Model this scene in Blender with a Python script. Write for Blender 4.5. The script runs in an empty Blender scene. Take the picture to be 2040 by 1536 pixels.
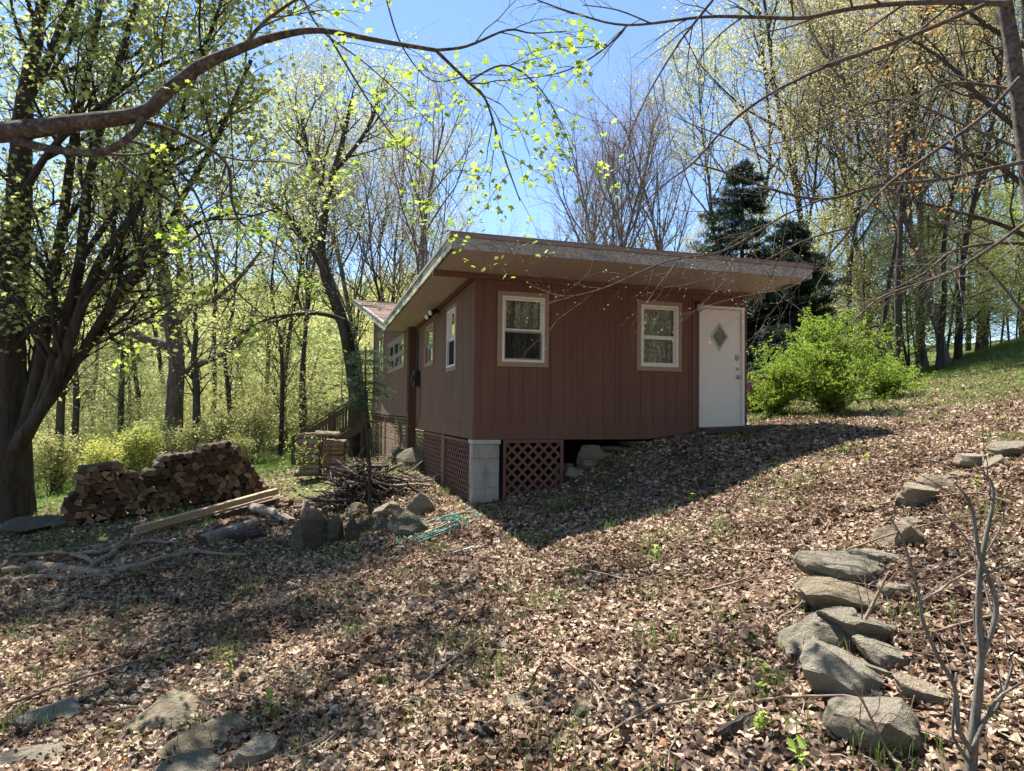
import bpy, bmesh, math, random
import numpy as np
from mathutils import Vector, Matrix
R_ = random.Random(7); NR = np.random.default_rng(11)
sc = bpy.context.scene
# ------------------------------------------------------------------ camera
CAM = np.array([-2.4294, -9.6863, 0.4592]); FPX = 1318.8
YAW, PIT, ROL = 0.3015, 0.0362, 0.0115
Fv = np.array([math.sin(YAW)*math.cos(PIT), math.cos(YAW)*math.cos(PIT), math.sin(PIT)])
_r = np.array([math.cos(YAW), -math.sin(YAW), 0.0]); _u = np.cross(_r, Fv)
Rv = _r*math.cos(ROL)+_u*math.sin(ROL); Uv = _u*math.cos(ROL)-_r*math.sin(ROL)
cd = bpy.data.cameras.new('camera'); cam = bpy.data.objects.new('camera', cd); sc.collection.objects.link(cam)
cd.sensor_width = 36; cd.lens = FPX/2040*36; cd.clip_end = 2000; cd.clip_start = 0.05
M = Matrix([[Rv[i], Uv[i], -Fv[i], CAM[i]] for i in range(3)]+[[0, 0, 0, 1]]); cam.matrix_world = M
sc.camera = cam
# ------------------------------------------------------------------ light
SUN = Vector((-0.17, 0.45, 1.0)).normalized()
el = math.asin(SUN.z); az = math.atan2(SUN.x, SUN.y)
w = bpy.data.worlds.new('World'); sc.world = w; w.use_nodes = True
nt = w.node_tree; nt.nodes.clear()
sky = nt.nodes.new('ShaderNodeTexSky'); sky.sky_type = 'NISHITA'; sky.sun_disc = False
sky.sun_elevation = el; sky.sun_rotation = az; sky.altitude = 1500; sky.air_density = 1.0; sky.dust_density = 0.2; sky.ozone_density = 4.0
bg = nt.nodes.new('ShaderNodeBackground'); bg.inputs[1].default_value = 0.09
wo = nt.nodes.new('ShaderNodeOutputWorld'); nt.links.new(sky.outputs[0], bg.inputs[0]); nt.links.new(bg.outputs[0], wo.inputs[0])
sl = bpy.data.lights.new('sun', 'SUN'); sl.energy = 5.0; sl.angle = math.radians(0.53); sl.color = (1.0, 0.94, 0.86)
so = bpy.data.objects.new('sun', sl); sc.collection.objects.link(so)
so.rotation_euler = SUN.to_track_quat('Z', 'Y').to_euler()
vs = sc.view_settings; vs.view_transform = 'Standard'; vs.look = 'None'; vs.exposure = 1.68; vs.gamma = 1.0
sc.cycles.max_bounces = 6; sc.cycles.diffuse_bounces = 3; sc.cycles.transparent_max_bounces = 6; sc.cycles.transmission_bounces = 4
sc.cycles.use_denoising = True
# ------------------------------------------------------------------ helpers
COL = sc.collection
def P(px, py, d):
    return CAM + Fv*d + Rv*((px-1020)/FPX*d) - Uv*((py-768)/FPX*d)
def proj(p):
    q = np.asarray(p)-CAM; z = q@Fv
    return 1020+FPX*(q@Rv)/z, 768-FPX*(q@Uv)/z, z
class MB:
    def __init__(s): s.v = []; s.f = []; s.n = 0
    def add(s, v, f, m=0):
        v = np.asarray(v, float).reshape(-1, 3); f = np.asarray(f, np.int64)
        s.v.append(v); s.f.append((f+s.n, m)); s.n += len(v)
    def poly(s, v, m=0): s.add(v, [list(range(len(v)))], m)
    def hexa(s, c, m=0):  # 8 corners, bottom ring then top ring
        s.add(c, [[0, 3, 2, 1], [4, 5, 6, 7], [0, 1, 5, 4], [1, 2, 6, 5], [2, 3, 7, 6], [3, 0, 4, 7]], m)
    def box(s, x0, x1, y0, y1, z0, z1, m=0):
        s.hexa([(x0, y0, z0), (x1, y0, z0), (x1, y1, z0), (x0, y1, z0), (x0, y0, z1), (x1, y0, z1), (x1, y1, z1), (x0, y1, z1)], m)
    def bar(s, a, b, w, h, m=0, up=(0, 0, 1)):
        a = np.array(a, float); b = np.array(b, float); t = b-a; t /= np.linalg.norm(t)
        sd = np.cross(t, up); sd /= np.linalg.norm(sd); uu = np.cross(sd, t)
        c = [p+sd*sx*w/2+uu*sz*h/2 for p in (a, b) for sx, sz in ((-1, -1), (1, -1), (1, 1), (-1, 1))]
        s.hexa(c, m)
    def tube(s, pts, rad, k=6, m=0, cap=True, wob=0):
        pts = np.asarray(pts, float); n = len(pts); rad = np.broadcast_to(np.asarray(rad, float), (n,))
        t = np.gradient(pts, axis=0); t /= (np.linalg.norm(t, axis=1, keepdims=True)+1e-9)
        mt = t.mean(0); ref = np.eye(3)[np.argmin(np.abs(mt))]
        a = np.cross(t, ref); a /= (np.linalg.norm(a, axis=1, keepdims=True)+1e-9); b = np.cross(t, a)
        an = np.arange(k)*2*math.pi/k
        rr = rad[:, None]*np.ones(k)
        if wob: rr = rr*(1+wob*NR.normal(size=(n, k)))
        ring = pts[:, None, :]+(a[:, None, :]*np.cos(an)[None, :, None]+b[:, None, :]*np.sin(an)[None, :, None])*rr[:, :, None]
        i = np.arange(n-1)[:, None]*k; j = np.arange(k)[None, :]; j2 = (j+1) % k
        f = np.stack([i+j, i+j2, i+k+j2, i+k+j], -1).reshape(-1, 4)
        s.add(ring.reshape(-1, 3), f, m)
        if cap and k > 3:
            o = s.n-n*k
            s.f.append((np.array([list(range(o+k-1, o-1, -1))]), m)); s.f.append((np.array([[o+(n-1)*k+q for q in range(k)]]), m))
    def prism(s, poly, ax, a, b, m=0, mcap=None):
        # poly of 2-D points in the two other axes, extruded along axis ax from a to b
        n = len(poly); o = [i for i in range(3) if i != ax]; v = np.zeros((2*n, 3))
        for q, w_ in enumerate((a, b)):
            v[q*n:(q+1)*n, o[0]] = [p[0] for p in poly]; v[q*n:(q+1)*n, o[1]] = [p[1] for p in poly]; v[q*n:(q+1)*n, ax] = w_
        nn = s.n
        s.add(v, [[i, (i+1) % n, n+(i+1) % n, n+i] for i in range(n)], m)
        mc = m if mcap is None else mcap
        s.f.append((np.array([[nn+i for i in range(n-1, -1, -1)]]), mc)); s.f.append((np.array([[nn+n+i for i in range(n)]]), mc))
    def mesh(s, name, mats, smooth=False):
        me = bpy.data.meshes.new(name)
        V = np.concatenate(s.v) if s.v else np.zeros((0, 3)); me.vertices.add(len(V)); me.vertices.foreach_set('co', V.astype(np.float32).ravel())
        tot = []; li = []; mi = []
        for f, m in s.f:
            tot.append(np.full(len(f), f.shape[1])); li.append(f.ravel()); mi.append(np.full(len(f), m))
        tot = np.concatenate(tot); li = np.concatenate(li); mi = np.concatenate(mi)
        me.loops.add(len(li)); me.loops.foreach_set('vertex_index', li.astype(np.int32))
        me.polygons.add(len(tot)); st = np.concatenate([[0], np.cumsum(tot)[:-1]])
        me.polygons.foreach_set('loop_start', st.astype(np.int32)); me.polygons.foreach_set('loop_total', tot.astype(np.int32))
        me.polygons.foreach_set('material_index', mi.astype(np.int32))
        me.polygons.foreach_set('use_smooth', np.full(len(tot), bool(smooth)))
        for m in (mats if isinstance(mats, (list, tuple)) else [mats]): me.materials.append(m)
        me.update(calc_edges=True); me.validate()
        return me
    def build(s, name, mats, parent=None, smooth=False, label=None, cat=None, group=None, kind=None, org=None):
        if org is not None:
            org = np.asarray(org, float); s.v = [v-org for v in s.v]
        o = bpy.data.objects.new(name, s.mesh(name, mats, smooth)); COL.objects.link(o)
        if parent: o.parent = parent
        if org is not None: o.location = org
        return tag(o, label, cat, group, kind)
def tag(o, label=None, cat=None, group=None, kind=None):
    if label: o['label'] = label
    if cat: o['category'] = cat
    if group: o['group'] = group
    if kind: o['kind'] = kind
    return o
def empty(name, loc, label=None, cat=None, group=None, rz=0):
    o = bpy.data.objects.new(name, None); COL.objects.link(o); o.location = loc; o.rotation_euler.z = rz; o.empty_display_size = .1
    return tag(o, label, cat, group)
def recalc(o):
    bm = bmesh.new(); bm.from_mesh(o.data); bmesh.ops.recalc_face_normals(bm, faces=bm.faces); bm.to_mesh(o.data); bm.free()
# ------------------------------------------------------------------ materials
def mat(name, build):
    m = bpy.data.materials.new(name); m.use_nodes = True; t = m.node_tree; t.nodes.clear()
    o = t.nodes.new('ShaderNodeOutputMaterial')
    def N(ty, **k):
        n = t.nodes.new('ShaderNode'+ty)
        for a, v in k.items():
            if a.startswith('i_'):
                key = a[2:]; key = int(key) if key.isdigit() else key.replace('_', ' ')
                if hasattr(v, 'is_output') or isinstance(v, bpy.types.NodeSocket): t.links.new(v, n.inputs[key])
                else: n.inputs[key].default_value = v
            else: setattr(n, a, v)
        return n
    s = build(N, t); t.links.new(s, o.inputs[0]); return m
def c4(c): return (c[0], c[1], c[2], 1)
def ramp(N, fac, stops):
    r = N('ValToRGB'); cr = r.color_ramp
    while len(cr.elements) > len(stops): cr.elements.remove(cr.elements[-1])
    while len(cr.elements) < len(stops): cr.elements.new(1)
    for e, (p, c) in zip(cr.elements, stops): e.position = p; e.color = c4(c)
    r.id_data.links.new(fac, r.inputs[0]); return r.outputs[0]
def noise(N, co, sc_, det=4, rough=.6): return N('TexNoise', i_Vector=co, i_Scale=sc_, i_Detail=det, i_Roughness=rough).outputs[0]
def mapped(N, co, s): return N('Mapping', i_Vector=co, i_Scale=s).outputs[0]
def mixc(N, fac, a, b, mode='MIX'):
    n = N('MixRGB', blend_type=mode)
    for k, v in ((0, fac), (1, a), (2, b)):
        if isinstance(v, bpy.types.NodeSocket): n.id_data.links.new(v, n.inputs[k])
        else: n.inputs[k].default_value = v if k == 0 else c4(v)
    return n.outputs[0]
def bump(N, h, st, dist=.01): return N('Bump', i_Height=h, i_Strength=st, i_Distance=dist).outputs[0]
def pbsdf(N, col, rough=.8, nrm=None, spec=.3, metal=0):
    p = N('BsdfPrincipled', i_Roughness=rough, i_Metallic=metal); p.inputs['Specular IOR Level'].default_value = spec
    if isinstance(col, bpy.types.NodeSocket): p.id_data.links.new(col, p.inputs[0])
    else: p.inputs[0].default_value = c4(col)
    if nrm is not None: p.id_data.links.new(nrm, p.inputs['Normal'])
    return p.outputs[0]
def m_simple(name, c, rough=.7, var=.15, sc_=6, spec=.3, metal=0, bst=.2, stretch=(1, 1, 1)):
    def b(N, t):
        co = mapped(N, N('TexCoord').outputs['Object'], stretch)
        n1 = noise(N, co, sc_, 5); col = mixc(N, n1, tuple(x*(1-var*1.6) for x in c), tuple(x*(1+var*1.6) for x in c))
        return pbsdf(N, col, rough, bump(N, noise(N, co, sc_*8, 3), bst, .004), spec, metal)
    return mat(name, b)
def m_leaf(name, stops, trans=.5, nsc=.35):
    # colour varies leaf to leaf and clump to clump; thin leaves let light through
    def b(N, t):
        g = N('NewGeometry'); rnd = g.outputs['Random Per Island']
        nz = noise(N, g.outputs['Position'], nsc, 2)
        f = N('Math', operation='MULTIPLY_ADD', i_0=nz, i_1=.9).outputs[0]
        f = N('Math', operation='MULTIPLY', i_0=nz, i_1=.8).outputs[0]
        f2 = N('Math', operation='MULTIPLY_ADD', i_0=rnd, i_1=.5, i_2=f).outputs[0]
        f3 = N('Math', operation='ADD', i_0=f2, i_1=-.15).outputs[0]
        col = ramp(N, f3, stops)
        d = N('BsdfDiffuse', i_Color=col).outputs[0]
        hs = mixc(N, .35, col, (1.0, 1.0, .35), 'MULTIPLY')
        tr = N('BsdfTranslucent', i_Color=col).outputs[0]
        mx = N('MixShader', i_0=trans, i_1=d, i_2=tr).outputs[0]
        gl = N('BsdfGlossy', i_Color=(1, 1, 1, 1), i_Roughness=.6).outputs[0]
        return N('MixShader', i_0=.02, i_1=mx, i_2=gl).outputs[0]
    return mat(name, b)
def m_bark(name, c1, c2, sc_=7, lichen=None, st=.22):
    def b(N, t):
        co = N('TexCoord').outputs['Object']; mc = mapped(N, co, (1, 1, st))
        n1 = noise(N, mc, sc_, 6, .7); col = ramp(N, n1, [(.3, c1), (.65, c2)])
        if lichen: col = mixc(N, ramp(N, noise(N, co, 16, 6, .8), [(.52, (0, 0, 0)), (.60, (1, 1, 1))]), col, lichen)
        return pbsdf(N, col, .95, bump(N, noise(N, mc, sc_*4, 5, .7), .9, .03), .1)
    return mat(name, b)
# ------------------------------------------------------------------ ground
def gp(px, py, d): p = P(px, py, d); return (p[0], p[1], p[2])
CP = [(-2.43, -9.69, -1.3), (-2.4, -12, -1.3), (0, 0, -.97), (1.44, 0, -.72), (1.9, -.1, -.36), (2.6, -.15, -.10), (3.2, -.15, -.01), (3.63, -.15, .05), (4.4, -.3, .07), (4.9, 0, .13),
      (0, 2.4, -.9), (0, 5.7, -.7), (-.17, 9, -.95), (-.17, 13, -1.3), (2.4, 3, -.9), (2.4, 10, -1.0), (4.9, 5, .1), (5, 10, 0),
      (0, -3.2, -1.06), (-1.4, -6.5, -1.33), (.2, -7.8, -1.05), (.1, -7.2, -1.03), (1.55, -5.65, -.7), (3.85, -4.6, -.17), (5.6, -1.9, .27), (2.6, -1.8, -.38),
      (4, -9, -.1), (9, -6, .9), (0, -14, -.8),
      (-.9, -.65, -1.17)]
CP += [gp(600, 1075, 9.8), gp(130, 1055, 11.2), gp(520, 990, 13), gp(40, 1035, 13), gp(100, 1005, 17), gp(500, 940, 22), gp(580, 935, 22), gp(640, 945, 14),
       gp(800, 925, 15.2), gp(0, 1150, 9), gp(0, 1536, 3.7), gp(0, 1320, 5.6), gp(300, 1250, 6.6), gp(350, 1110, 9), gp(2040, 830, 10), gp(2040, 735, 16), gp(1800, 768, 18), gp(1650, 826, 12.6),
       gp(1900, 730, 26), gp(1600, 800, 24), gp(1850, 650, 60), gp(300, 920, 34), gp(100, 900, 50), gp(600, 870, 60), (-30, 10, -4), (-25, -15, -2.5), (25, -20, 3), (20, 5, 3.2), (30, 50, 7), (0, 60, -2.5), (-45, 60, -6)]
CP = np.array(CP)
def _k(r2): return np.where(r2 > 1e-9, r2*np.log(r2+1e-12), 0)
def _fit(C, lam=.15):
    n = len(C); K = _k(((C[:, None, :2]-C[None, :, :2])**2).sum(-1))+lam*np.eye(n); Q = np.c_[np.ones(n), C[:, :2]]
    A = np.block([[K, Q], [Q.T, np.zeros((3, 3))]]); s = np.linalg.solve(A, np.r_[C[:, 2], 0, 0, 0]); return s
SOL = _fit(CP)
def gz(x, y):
    x = np.asarray(x, float); y = np.asarray(y, float); sh = np.broadcast(x, y).shape
    X = np.broadcast_to(x, sh).ravel(); Y = np.broadcast_to(y, sh).ravel()
    Xc = np.clip(X, -48, 34); Yc = np.clip(Y, -22, 64)
    z = SOL[-3]+SOL[-2]*Xc+SOL[-1]*Yc
    for i, (cx, cy, _) in enumerate(CP): z = z+SOL[i]*_k((Xc-cx)**2+(Yc-cy)**2)
    t = np.clip((Y-62)/120, 0, 1.3); z = z+np.where(X < 200, 26, 26)*(t*t*(3-2*np.clip(t, 0, 1)))*np.clip(1-(X+20)/400, .5, 1)
    z = z+.03*np.sin(X*2.1+1.3*np.sin(Y*1.3))*np.sin(Y*1.9+.7)+.015*np.sin(X*5.3+Y*1.1)*np.sin(Y*4.7-X)
    return z.reshape(sh) if sh else float(z[0])
def G(px, py, dmax=80):
    # where a sight line meets the ground
    d0 = .5; d = d0
    while d < dmax:
        p = P(px, py, d)
        if p[2] < gz(p[0], p[1]):
            lo, hi = d-.1, d
            for _ in range(14):
                m_ = (lo+hi)/2; p = P(px, py, m_)
                if p[2] < gz(p[0], p[1]): hi = m_
                else: lo = m_
            return P(px, py, hi)
        d += .1 if d < 30 else .5
    return P(px, py, dmax)
def axis(c, half, n, p=3.2):
    t = np.linspace(-1, 1, n); return c+half*(.06*t+.94*np.sign(t)*np.abs(t)**p)
gx = axis(-1, 420, 300); gy = axis(-2, 420, 320); GX, GY = np.meshgrid(gx, gy)
GZ = gz(GX, GY); inside = (GX > .3) & (GX < 4.6) & (GY > .3) & (GY < 14); GZ = np.where(inside, np.minimum(GZ, -.55), GZ)
b = MB(); nx = len(gx); ny = len(gy); i, j = np.meshgrid(np.arange(nx-1), np.arange(ny-1)); q = j*nx+i
b.add(np.stack([GX, GY, GZ], -1).reshape(-1, 3), np.stack([q, q+1, q+nx+1, q+nx], -1).reshape(-1, 4))
def g_mat(N, t):
    co = N('NewGeometry').outputs['Position']
    v = N('TexVoronoi', i_Vector=co, i_Scale=17.0); v2 = N('TexVoronoi', i_Vector=co, i_Scale=31.0)
    sep = N('SeparateColor', i_0=v.outputs['Color']).outputs[0]
    lit = ramp(N, sep, [(0, (.04, .027, .02)), (.35, (.09, .06, .042)), (.7, (.18, .125, .09)), (1, (.28, .21, .16))])
    dirt = ramp(N, noise(N, co, 9, 6, .7), [(.3, (.035, .024, .017)), (.7, (.10, .07, .048))])
    col = mixc(N, ramp(N, noise(N, co, 1.3, 4), [(.35, (0, 0, 0)), (.6, (1, 1, 1))]), lit, dirt)
    grass = ramp(N, noise(N, co, 14, 5, .8), [(.3, (.045, .06, .015)), (.7, (.13, .16, .045))])
    xyz = N('SeparateXYZ', i_0=co)
    # mown grass beyond the yard and on the rise to the right
    d0 = N('Math', operation='MULTIPLY_ADD', i_0=xyz.outputs[1], i_1=.16, i_2=.6).outputs[0]
    gxr = N('Math', operation='MULTIPLY_ADD', i_0=xyz.outputs[0], i_1=.35, i_2=-1.9).outputs[0]
    rgt = N('Math', operation='MULTIPLY_ADD', i_0=xyz.outputs[1], i_1=.6, i_2=gxr).outputs[0]
    rg2 = N('Math', operation='MINIMUM', i_0=rgt, i_1=1.6).outputs[0]
    d1 = N('Math', operation='MAXIMUM', i_0=d0, i_1=rg2).outputs[0]
    d2 = N('Math', operation='MULTIPLY_ADD', i_0=noise(N, co, .7, 4), i_1=2.2, i_2=-1.6).outputs[0]
    fac = N('Math', operation='ADD', i_0=d1, i_1=d2); fac.use_clamp = True
    col = mixc(N, fac.outputs[0], col, grass)
    return pbsdf(N, col, .95, bump(N, v.outputs['Distance'], .8, .03), .1)
ground_m = mat('ground_litter', g_mat)
gr = b.build('ground', ground_m, smooth=True, kind='structure')
# ------------------------------------------------------------------ house materials
def paint(name, c, warm, lo=.82):
    def b(N, t):
        co = N('TexCoord').outputs['Object']
        n1 = noise(N, co, 1.1, 5, .65); n2 = noise(N, mapped(N, co, (120, 120, 2.5)), 1, 4)
        col = mixc(N, n1, tuple(x*.86 for x in c), tuple(x*1.14 for x in warm)); col = mixc(N, ramp(N, n2, [(.35, (.84, .84, .84)), (.6, (1, 1, 1))]), col, (0, 0, 0), 'MULTIPLY') if 0 else col
        z = N('SeparateXYZ', i_0=co).outputs[2]
        sp = N('Math', operation='MULTIPLY_ADD', i_0=noise(N, co, 5, 5, .7), i_1=.5, i_2=z).outputs[0]
        col = mixc(N, ramp(N, sp, [(.10, (.35, .35, .35)), (.30, (0, 0, 0))]), col, (.20, .15, .12))  # mud splash along the foot
        st = ramp(N, noise(N, mapped(N, co, (9, 9, .35)), 1, 4), [(.3, (lo, lo, lo)), (.55, (1, 1, 1))]); col = mixc(N, 1.0, col, st, 'MULTIPLY')
        return pbsdf(N, col, .72, bump(N, n2, .12, .002), .25)
    return mat(name, b)
M_red = paint('red_brown_paint', (.16, .078, .056), (.17, .084, .061))
M_side = paint('sun_faded_brown_paint', (.185, .098, .068), (.20, .112, .078), .6)
M_tan = m_simple('tan_trim_paint', (.33, .235, .165), .7, .1)
M_white = m_simple('white_vinyl', (.74, .70, .63), .45, .04, spec=.4)
M_grey = m_simple('grey_sash', (.30, .29, .28), .6, .1)
M_dark = m_simple('dark_metal', (.02, .02, .022), .5, .1)
M_steel = m_simple('brushed_steel', (.45, .43, .40), .35, .1, metal=.9, spec=.5)
M_post = m_simple('brown_post', (.10, .045, .035), .75, .15)
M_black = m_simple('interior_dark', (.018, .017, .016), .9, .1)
mbs = 0
M_latt = m_simple('lattice_paint', (.175, .085, .065), .75, .12, 9)
M_rail = m_simple('weathered_dark_wood', (.09, .06, .045), .85, .25, 10, stretch=(1, 1, 3))
def soff(N, t):
    co = N('TexCoord').outputs['Object']
    x = N('SeparateXYZ', i_0=co).outputs[0]
    wv = N('Math', operation='FRACT', i_0=N('Math', operation='MULTIPLY', i_0=x, i_1=4.9).outputs[0]).outputs[0]
    g = ramp(N, wv, [(0, (.25, .25, .25)), (.05, (1, 1, 1)), (.93, (1, 1, 1)), (1, (.25, .25, .25))])
    n1 = noise(N, mapped(N, co, (4, .8, 1)), 3, 5)
    col = mixc(N, n1, (.34, .275, .24), (.46, .385, .34)); 
    return pbsdf(N, mixc(N, 1.0, col, g, 'MULTIPLY') if 0 else col, .6, bump(N, g, .6, .008), .3)
M_soff = mat('soffit_panel', soff)
def fasc(N, t):
    co = N('TexCoord').outputs['Object']; xyz = N('SeparateXYZ', i_0=co)
    mo = noise(N, mapped(N, co, (1.2, 1.2, 1.8)), 26, 7, .75)
    band = noise(N, mapped(N, co, (1, 1, 3)), 1.6, 3)
    sm = N('Math', operation='MULTIPLY_ADD', i_0=band, i_1=.30, i_2=mo).outputs[0]
    k = ramp(N, sm, [(.62, (0, 0, 0)), (.70, (1, 1, 1))])
    col = mixc(N, k, (.42, .375, .34), (.20, .185, .165))
    return pbsdf(N, col, .6, None, .3)
M_fasc = mat('mildewed_fascia', fasc)
M_fascup = m_simple('drip_edge', (.24, .185, .165), .5, .1)
def fasc2(N, t):
    co = N('TexCoord').outputs['Object']; k = ramp(N, noise(N, mapped(N, co, (1, .5, 2.5)), 4, 6, .8), [(.46, (0, 0, 0)), (.53, (1, 1, 1))])
    col = mixc(N, k, (.10, .14, .135), (.55, .52, .36)); return pbsdf(N, col, .75, bump(N, k, .4, .004), .2)  # yellowish sunlit patches on the rake are painted into the colour
M_rake = mat('sun_patched_rake_board', fasc2)
def shin(N, t):
    co = N('TexCoord').outputs['Object']; br = N('TexBrick', i_Vector=mapped(N, co, (1, 1, 1)), i_Scale=3.2, i_Mortar_Size=.012)
    br.inputs['Color1'].default_value = (.20, .13, .105, 1); br.inputs['Color2'].default_value = (.10, .06, .05, 1); br.inputs['Mortar'].default_value = (.03, .02, .02, 1)
    return pbsdf(N, mixc(N, noise(N, co, 30, 4), br.outputs[0], (.18, .13, .11)), .9, bump(N, br.outputs[1], .5, .01), .1)
M_shing = mat('brown_shingle', shin)
def blk(N, t):
    co = N('TexCoord').outputs['Object']; n1 = noise(N, co, 4, 6, .7); st = ramp(N, noise(N, mapped(N, co, (2, 2, .7)), 2.2, 5), [(.45, (1, 1, 1)), (.7, (.62, .58, .54))])
    col = mixc(N, n1, (.29, .265, .235), (.47, .44, .40)); col = mixc(N, 1.0, col, st, 'MULTIPLY')
    return pbsdf(N, col, .9, bump(N, noise(N, co, 60, 4), .5, .004), .15)
M_block = mat('painted_concrete_block', blk)
def glass(N, t):
    fr = N('Fresnel', i_IOR=1.5).outputs[0]; f = N('Math', operation='MULTIPLY_ADD', i_0=fr, i_1=1.0, i_2=.0).outputs[0]
    n = bump(N, noise(N, N('TexCoord').outputs['Object'], 2.2, 2), .05, .02)
    gl = N('BsdfGlossy', i_Roughness=.03, i_Color=(.9, .95, .95, 1), i_Normal=n).outputs[0]; tr = N('BsdfTransparent', i_Color=(.82, .86, .85, 1)).outputs[0]
    return N('MixShader', i_0=f, i_1=tr, i_2=gl).outputs[0]
M_glass = mat('window_glass', glass)
def curt(N, t):
    co = N('TexCoord').outputs['Object']; v = noise(N, co, 20, 6, .75)
    fold = N('TexWave', i_Vector=mapped(N, co, (1, 1, .04)), i_Scale=4.2, i_Distortion=2.5, i_Detail=2.0).outputs[1]
    col = mixc(N, ramp(N, v, [(.44, (0, 0, 0)), (.56, (1, 1, 1))]), (.34, .32, .28), (.80, .76, .68))
    col = mixc(N, ramp(N, noise(N, mapped(N, co, (1, 1, .05)), 9, 3), [(.40, (.2, .2, .2)), (.54, (1, 1, 1))]), (.15, .14, .12), col)
    return pbsdf(N, col, .9, None, .1)
M_curt = mat('lace_curtain', curt)
def scr(N, t): return pbsdf(N, (.05, .052, .055), .8, None, .2)
M_screen = mat('insect_screen', scr)
M_doorw = m_simple('white_door_paint', (.76, .70, .62), .5, .03, spec=.35)
M_rough = m_simple('frosted_door_glass', (.13, .16, .155), .25, .5, 40, spec=.6)
# ------------------------------------------------------------------ house
HOUSE = empty('cabin', (0, 0, 0), 'low red-brown wooden cabin with butterfly roof, white door and lattice skirting on a leafy slope', 'cabin')
HX = 4.80; EY = 14.3
def zs(y):  # underside of the roof
    return 2.512-.028*y if y < 6.4 else 2.333+.205*(y-6.4)
def cells(us, vs, holes):
    for a, b_ in zip(us[:-1], us[1:]):
        for c, d in zip(vs[:-1], vs[1:]):
            m_ = ((a+b_)/2, (c+d)/2)
            if not any(h[0] < m_[0] < h[1] and h[2] < m_[1] < h[3] for h in holes): yield a, b_, c, d
def siding(u0, u1, topf, botf, holes, groove, place, mb, gw=.007, seams=()):
    # vertical boards with grooves between; place(u, v, depth) gives the point
    gs = sorted([u0, u1]+[g for g in groove if u0+.03 < g < u1-.03])
    for a, b_ in zip(gs[:-1], gs[1:]):
        ed = sorted({a, b_}|{x for h in holes for x in h[:2] if a < x < b_})
        for e0, e1 in zip(ed[:-1], ed[1:]):
            x0 = e0+(gw/2 if e0 == a and a != u0 else 0); x1 = e1-(gw/2 if e1 == b_ and b_ != u1 else 0)
            hs = sorted([h for h in holes if h[0] < (e0+e1)/2 < h[1]], key=lambda h: h[2]); lo = None
            segs = []; cur = ('b', None)
            z_lo = lambda u: botf(u)
            bounds = [botf]+[f for h in hs for f in ((lambda u, h=h: h[2]), (lambda u, h=h: h[3]))]+[topf]
            for k_ in range(0, len(bounds), 2):
                f0, f1 = bounds[k_], bounds[k_+1]
                c = [place(x0, f0(x0), 0), place(x1, f0(x1), 0), place(x1, f0(x1), .007), place(x0, f0(x0), .007),
                     place(x0, f1(x0), 0), place(x1, f1(x1), 0), place(x1, f1(x1), .007), place(x0, f1(x0), .007)]
                mb.hexa(c)
    ug = sorted({u0, u1}|{x for h in holes for x in h[:2]})
    for a, b_ in zip(ug[:-1], ug[1:]):
        hs = sorted([h for h in holes if h[0] < (a+b_)/2 < h[1]], key=lambda h: h[2])
        bounds = [botf]+[f for h in hs for f in ((lambda u, h=h: h[2]), (lambda u, h=h: h[3]))]+[topf]
        for k_ in range(0, len(bounds), 2):
            f0, f1 = bounds[k_], bounds[k_+1]
            mb.hexa([place(a, f0(a), .0073), place(b_, f0(b_), .0073), place(b_, f0(b_), .09), place(a, f0(a), .09), place(a, f1(a), .0073), place(b_, f1(b_), .0073), place(b_, f1(b_), .09), place(a, f1(a), .09)])
pf = lambda u, v, d: (u, d, v)            # front wall, facing -Y
pL = lambda u, v, d: (d, u, v)            # side wall, facing -X
X2 = -.17
pL2 = lambda u, v, d: (X2+d, u, v)
W, Hh, ZB = .829, 1.154, 1.119; ZT = ZB+Hh
A1, A2, C3 = .339, 2.704, 1.283; D1, DZ, DW, DH = 3.87, .175, .885, 2.08
TR = .075
def wh(u, z0=ZB, z1=ZT, w_=W): return (u+TR, u+w_-TR, z0+TR, z1-TR)
mb = MB()
botF = lambda u: .2 if u < D1-.6 else .2
siding(0.0, HX, lambda u: zs(0)-.02, botF, [wh(A1), wh(A2), (D1, D1+DW, DZ-.02, DZ+DH)], list(np.arange(.095, HX, .2235)), pf, mb)
recalc(mb.build('wall', M_red, HOUSE))
mb = MB(); W4 = (3.40, 4.38, 1.34, 2.2)
siding(.02, 5.72, lambda u: zs(u)-.01, lambda u: .2 if u < 2.3 else -.01, [wh(C3), (W4[0]+TR, W4[1]-TR, W4[2]+TR, W4[3]-TR)], list(np.arange(.15, 5.7, .2)), pL, mb)
recalc(mb.build('wall', M_side, HOUSE))
mb = MB(); W5 = (6.35, 9.75, 1.45, 2.30); W6 = (10.9, 13.0, 1.5, 2.95)
siding(5.72, EY, lambda u: zs(u)-.01, lambda u: .36, [(W5[0]+TR, W5[1]-TR, W5[2]+TR, W5[3]-TR), (W6[0]+TR, W6[1]-TR, W6[2]+TR, W6[3]-TR)], list(np.arange(5.9, EY, .3)), pL2, mb)
recalc(mb.build('wall', M_side, HOUSE))
mb = MB()  # rear and right walls, floor
mb.hexa([(X2+.1, EY-.1, -.0), (HX, EY-.1, 0), (HX, EY, 0), (X2+.1, EY, 0), (X2+.1, EY-.1, zs(EY)), (HX, EY-.1, zs(EY)), (HX, EY, zs(EY)), (X2+.1, EY, zs(EY))])
for y0, y1 in ((.015, 6.4), (6.4, EY-.11)):
    mb.hexa([(HX-.1, y0, -.3), (HX+.004, y0, -.3), (HX+.004, y1, -.3), (HX-.1, y1, -.3), (HX-.1, y0, zs(y0)), (HX+.004, y0, zs(y0)), (HX+.004, y1, zs(y1)), (HX-.1, y1, zs(y1))])
mb.build('wall', M_red, HOUSE)
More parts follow.
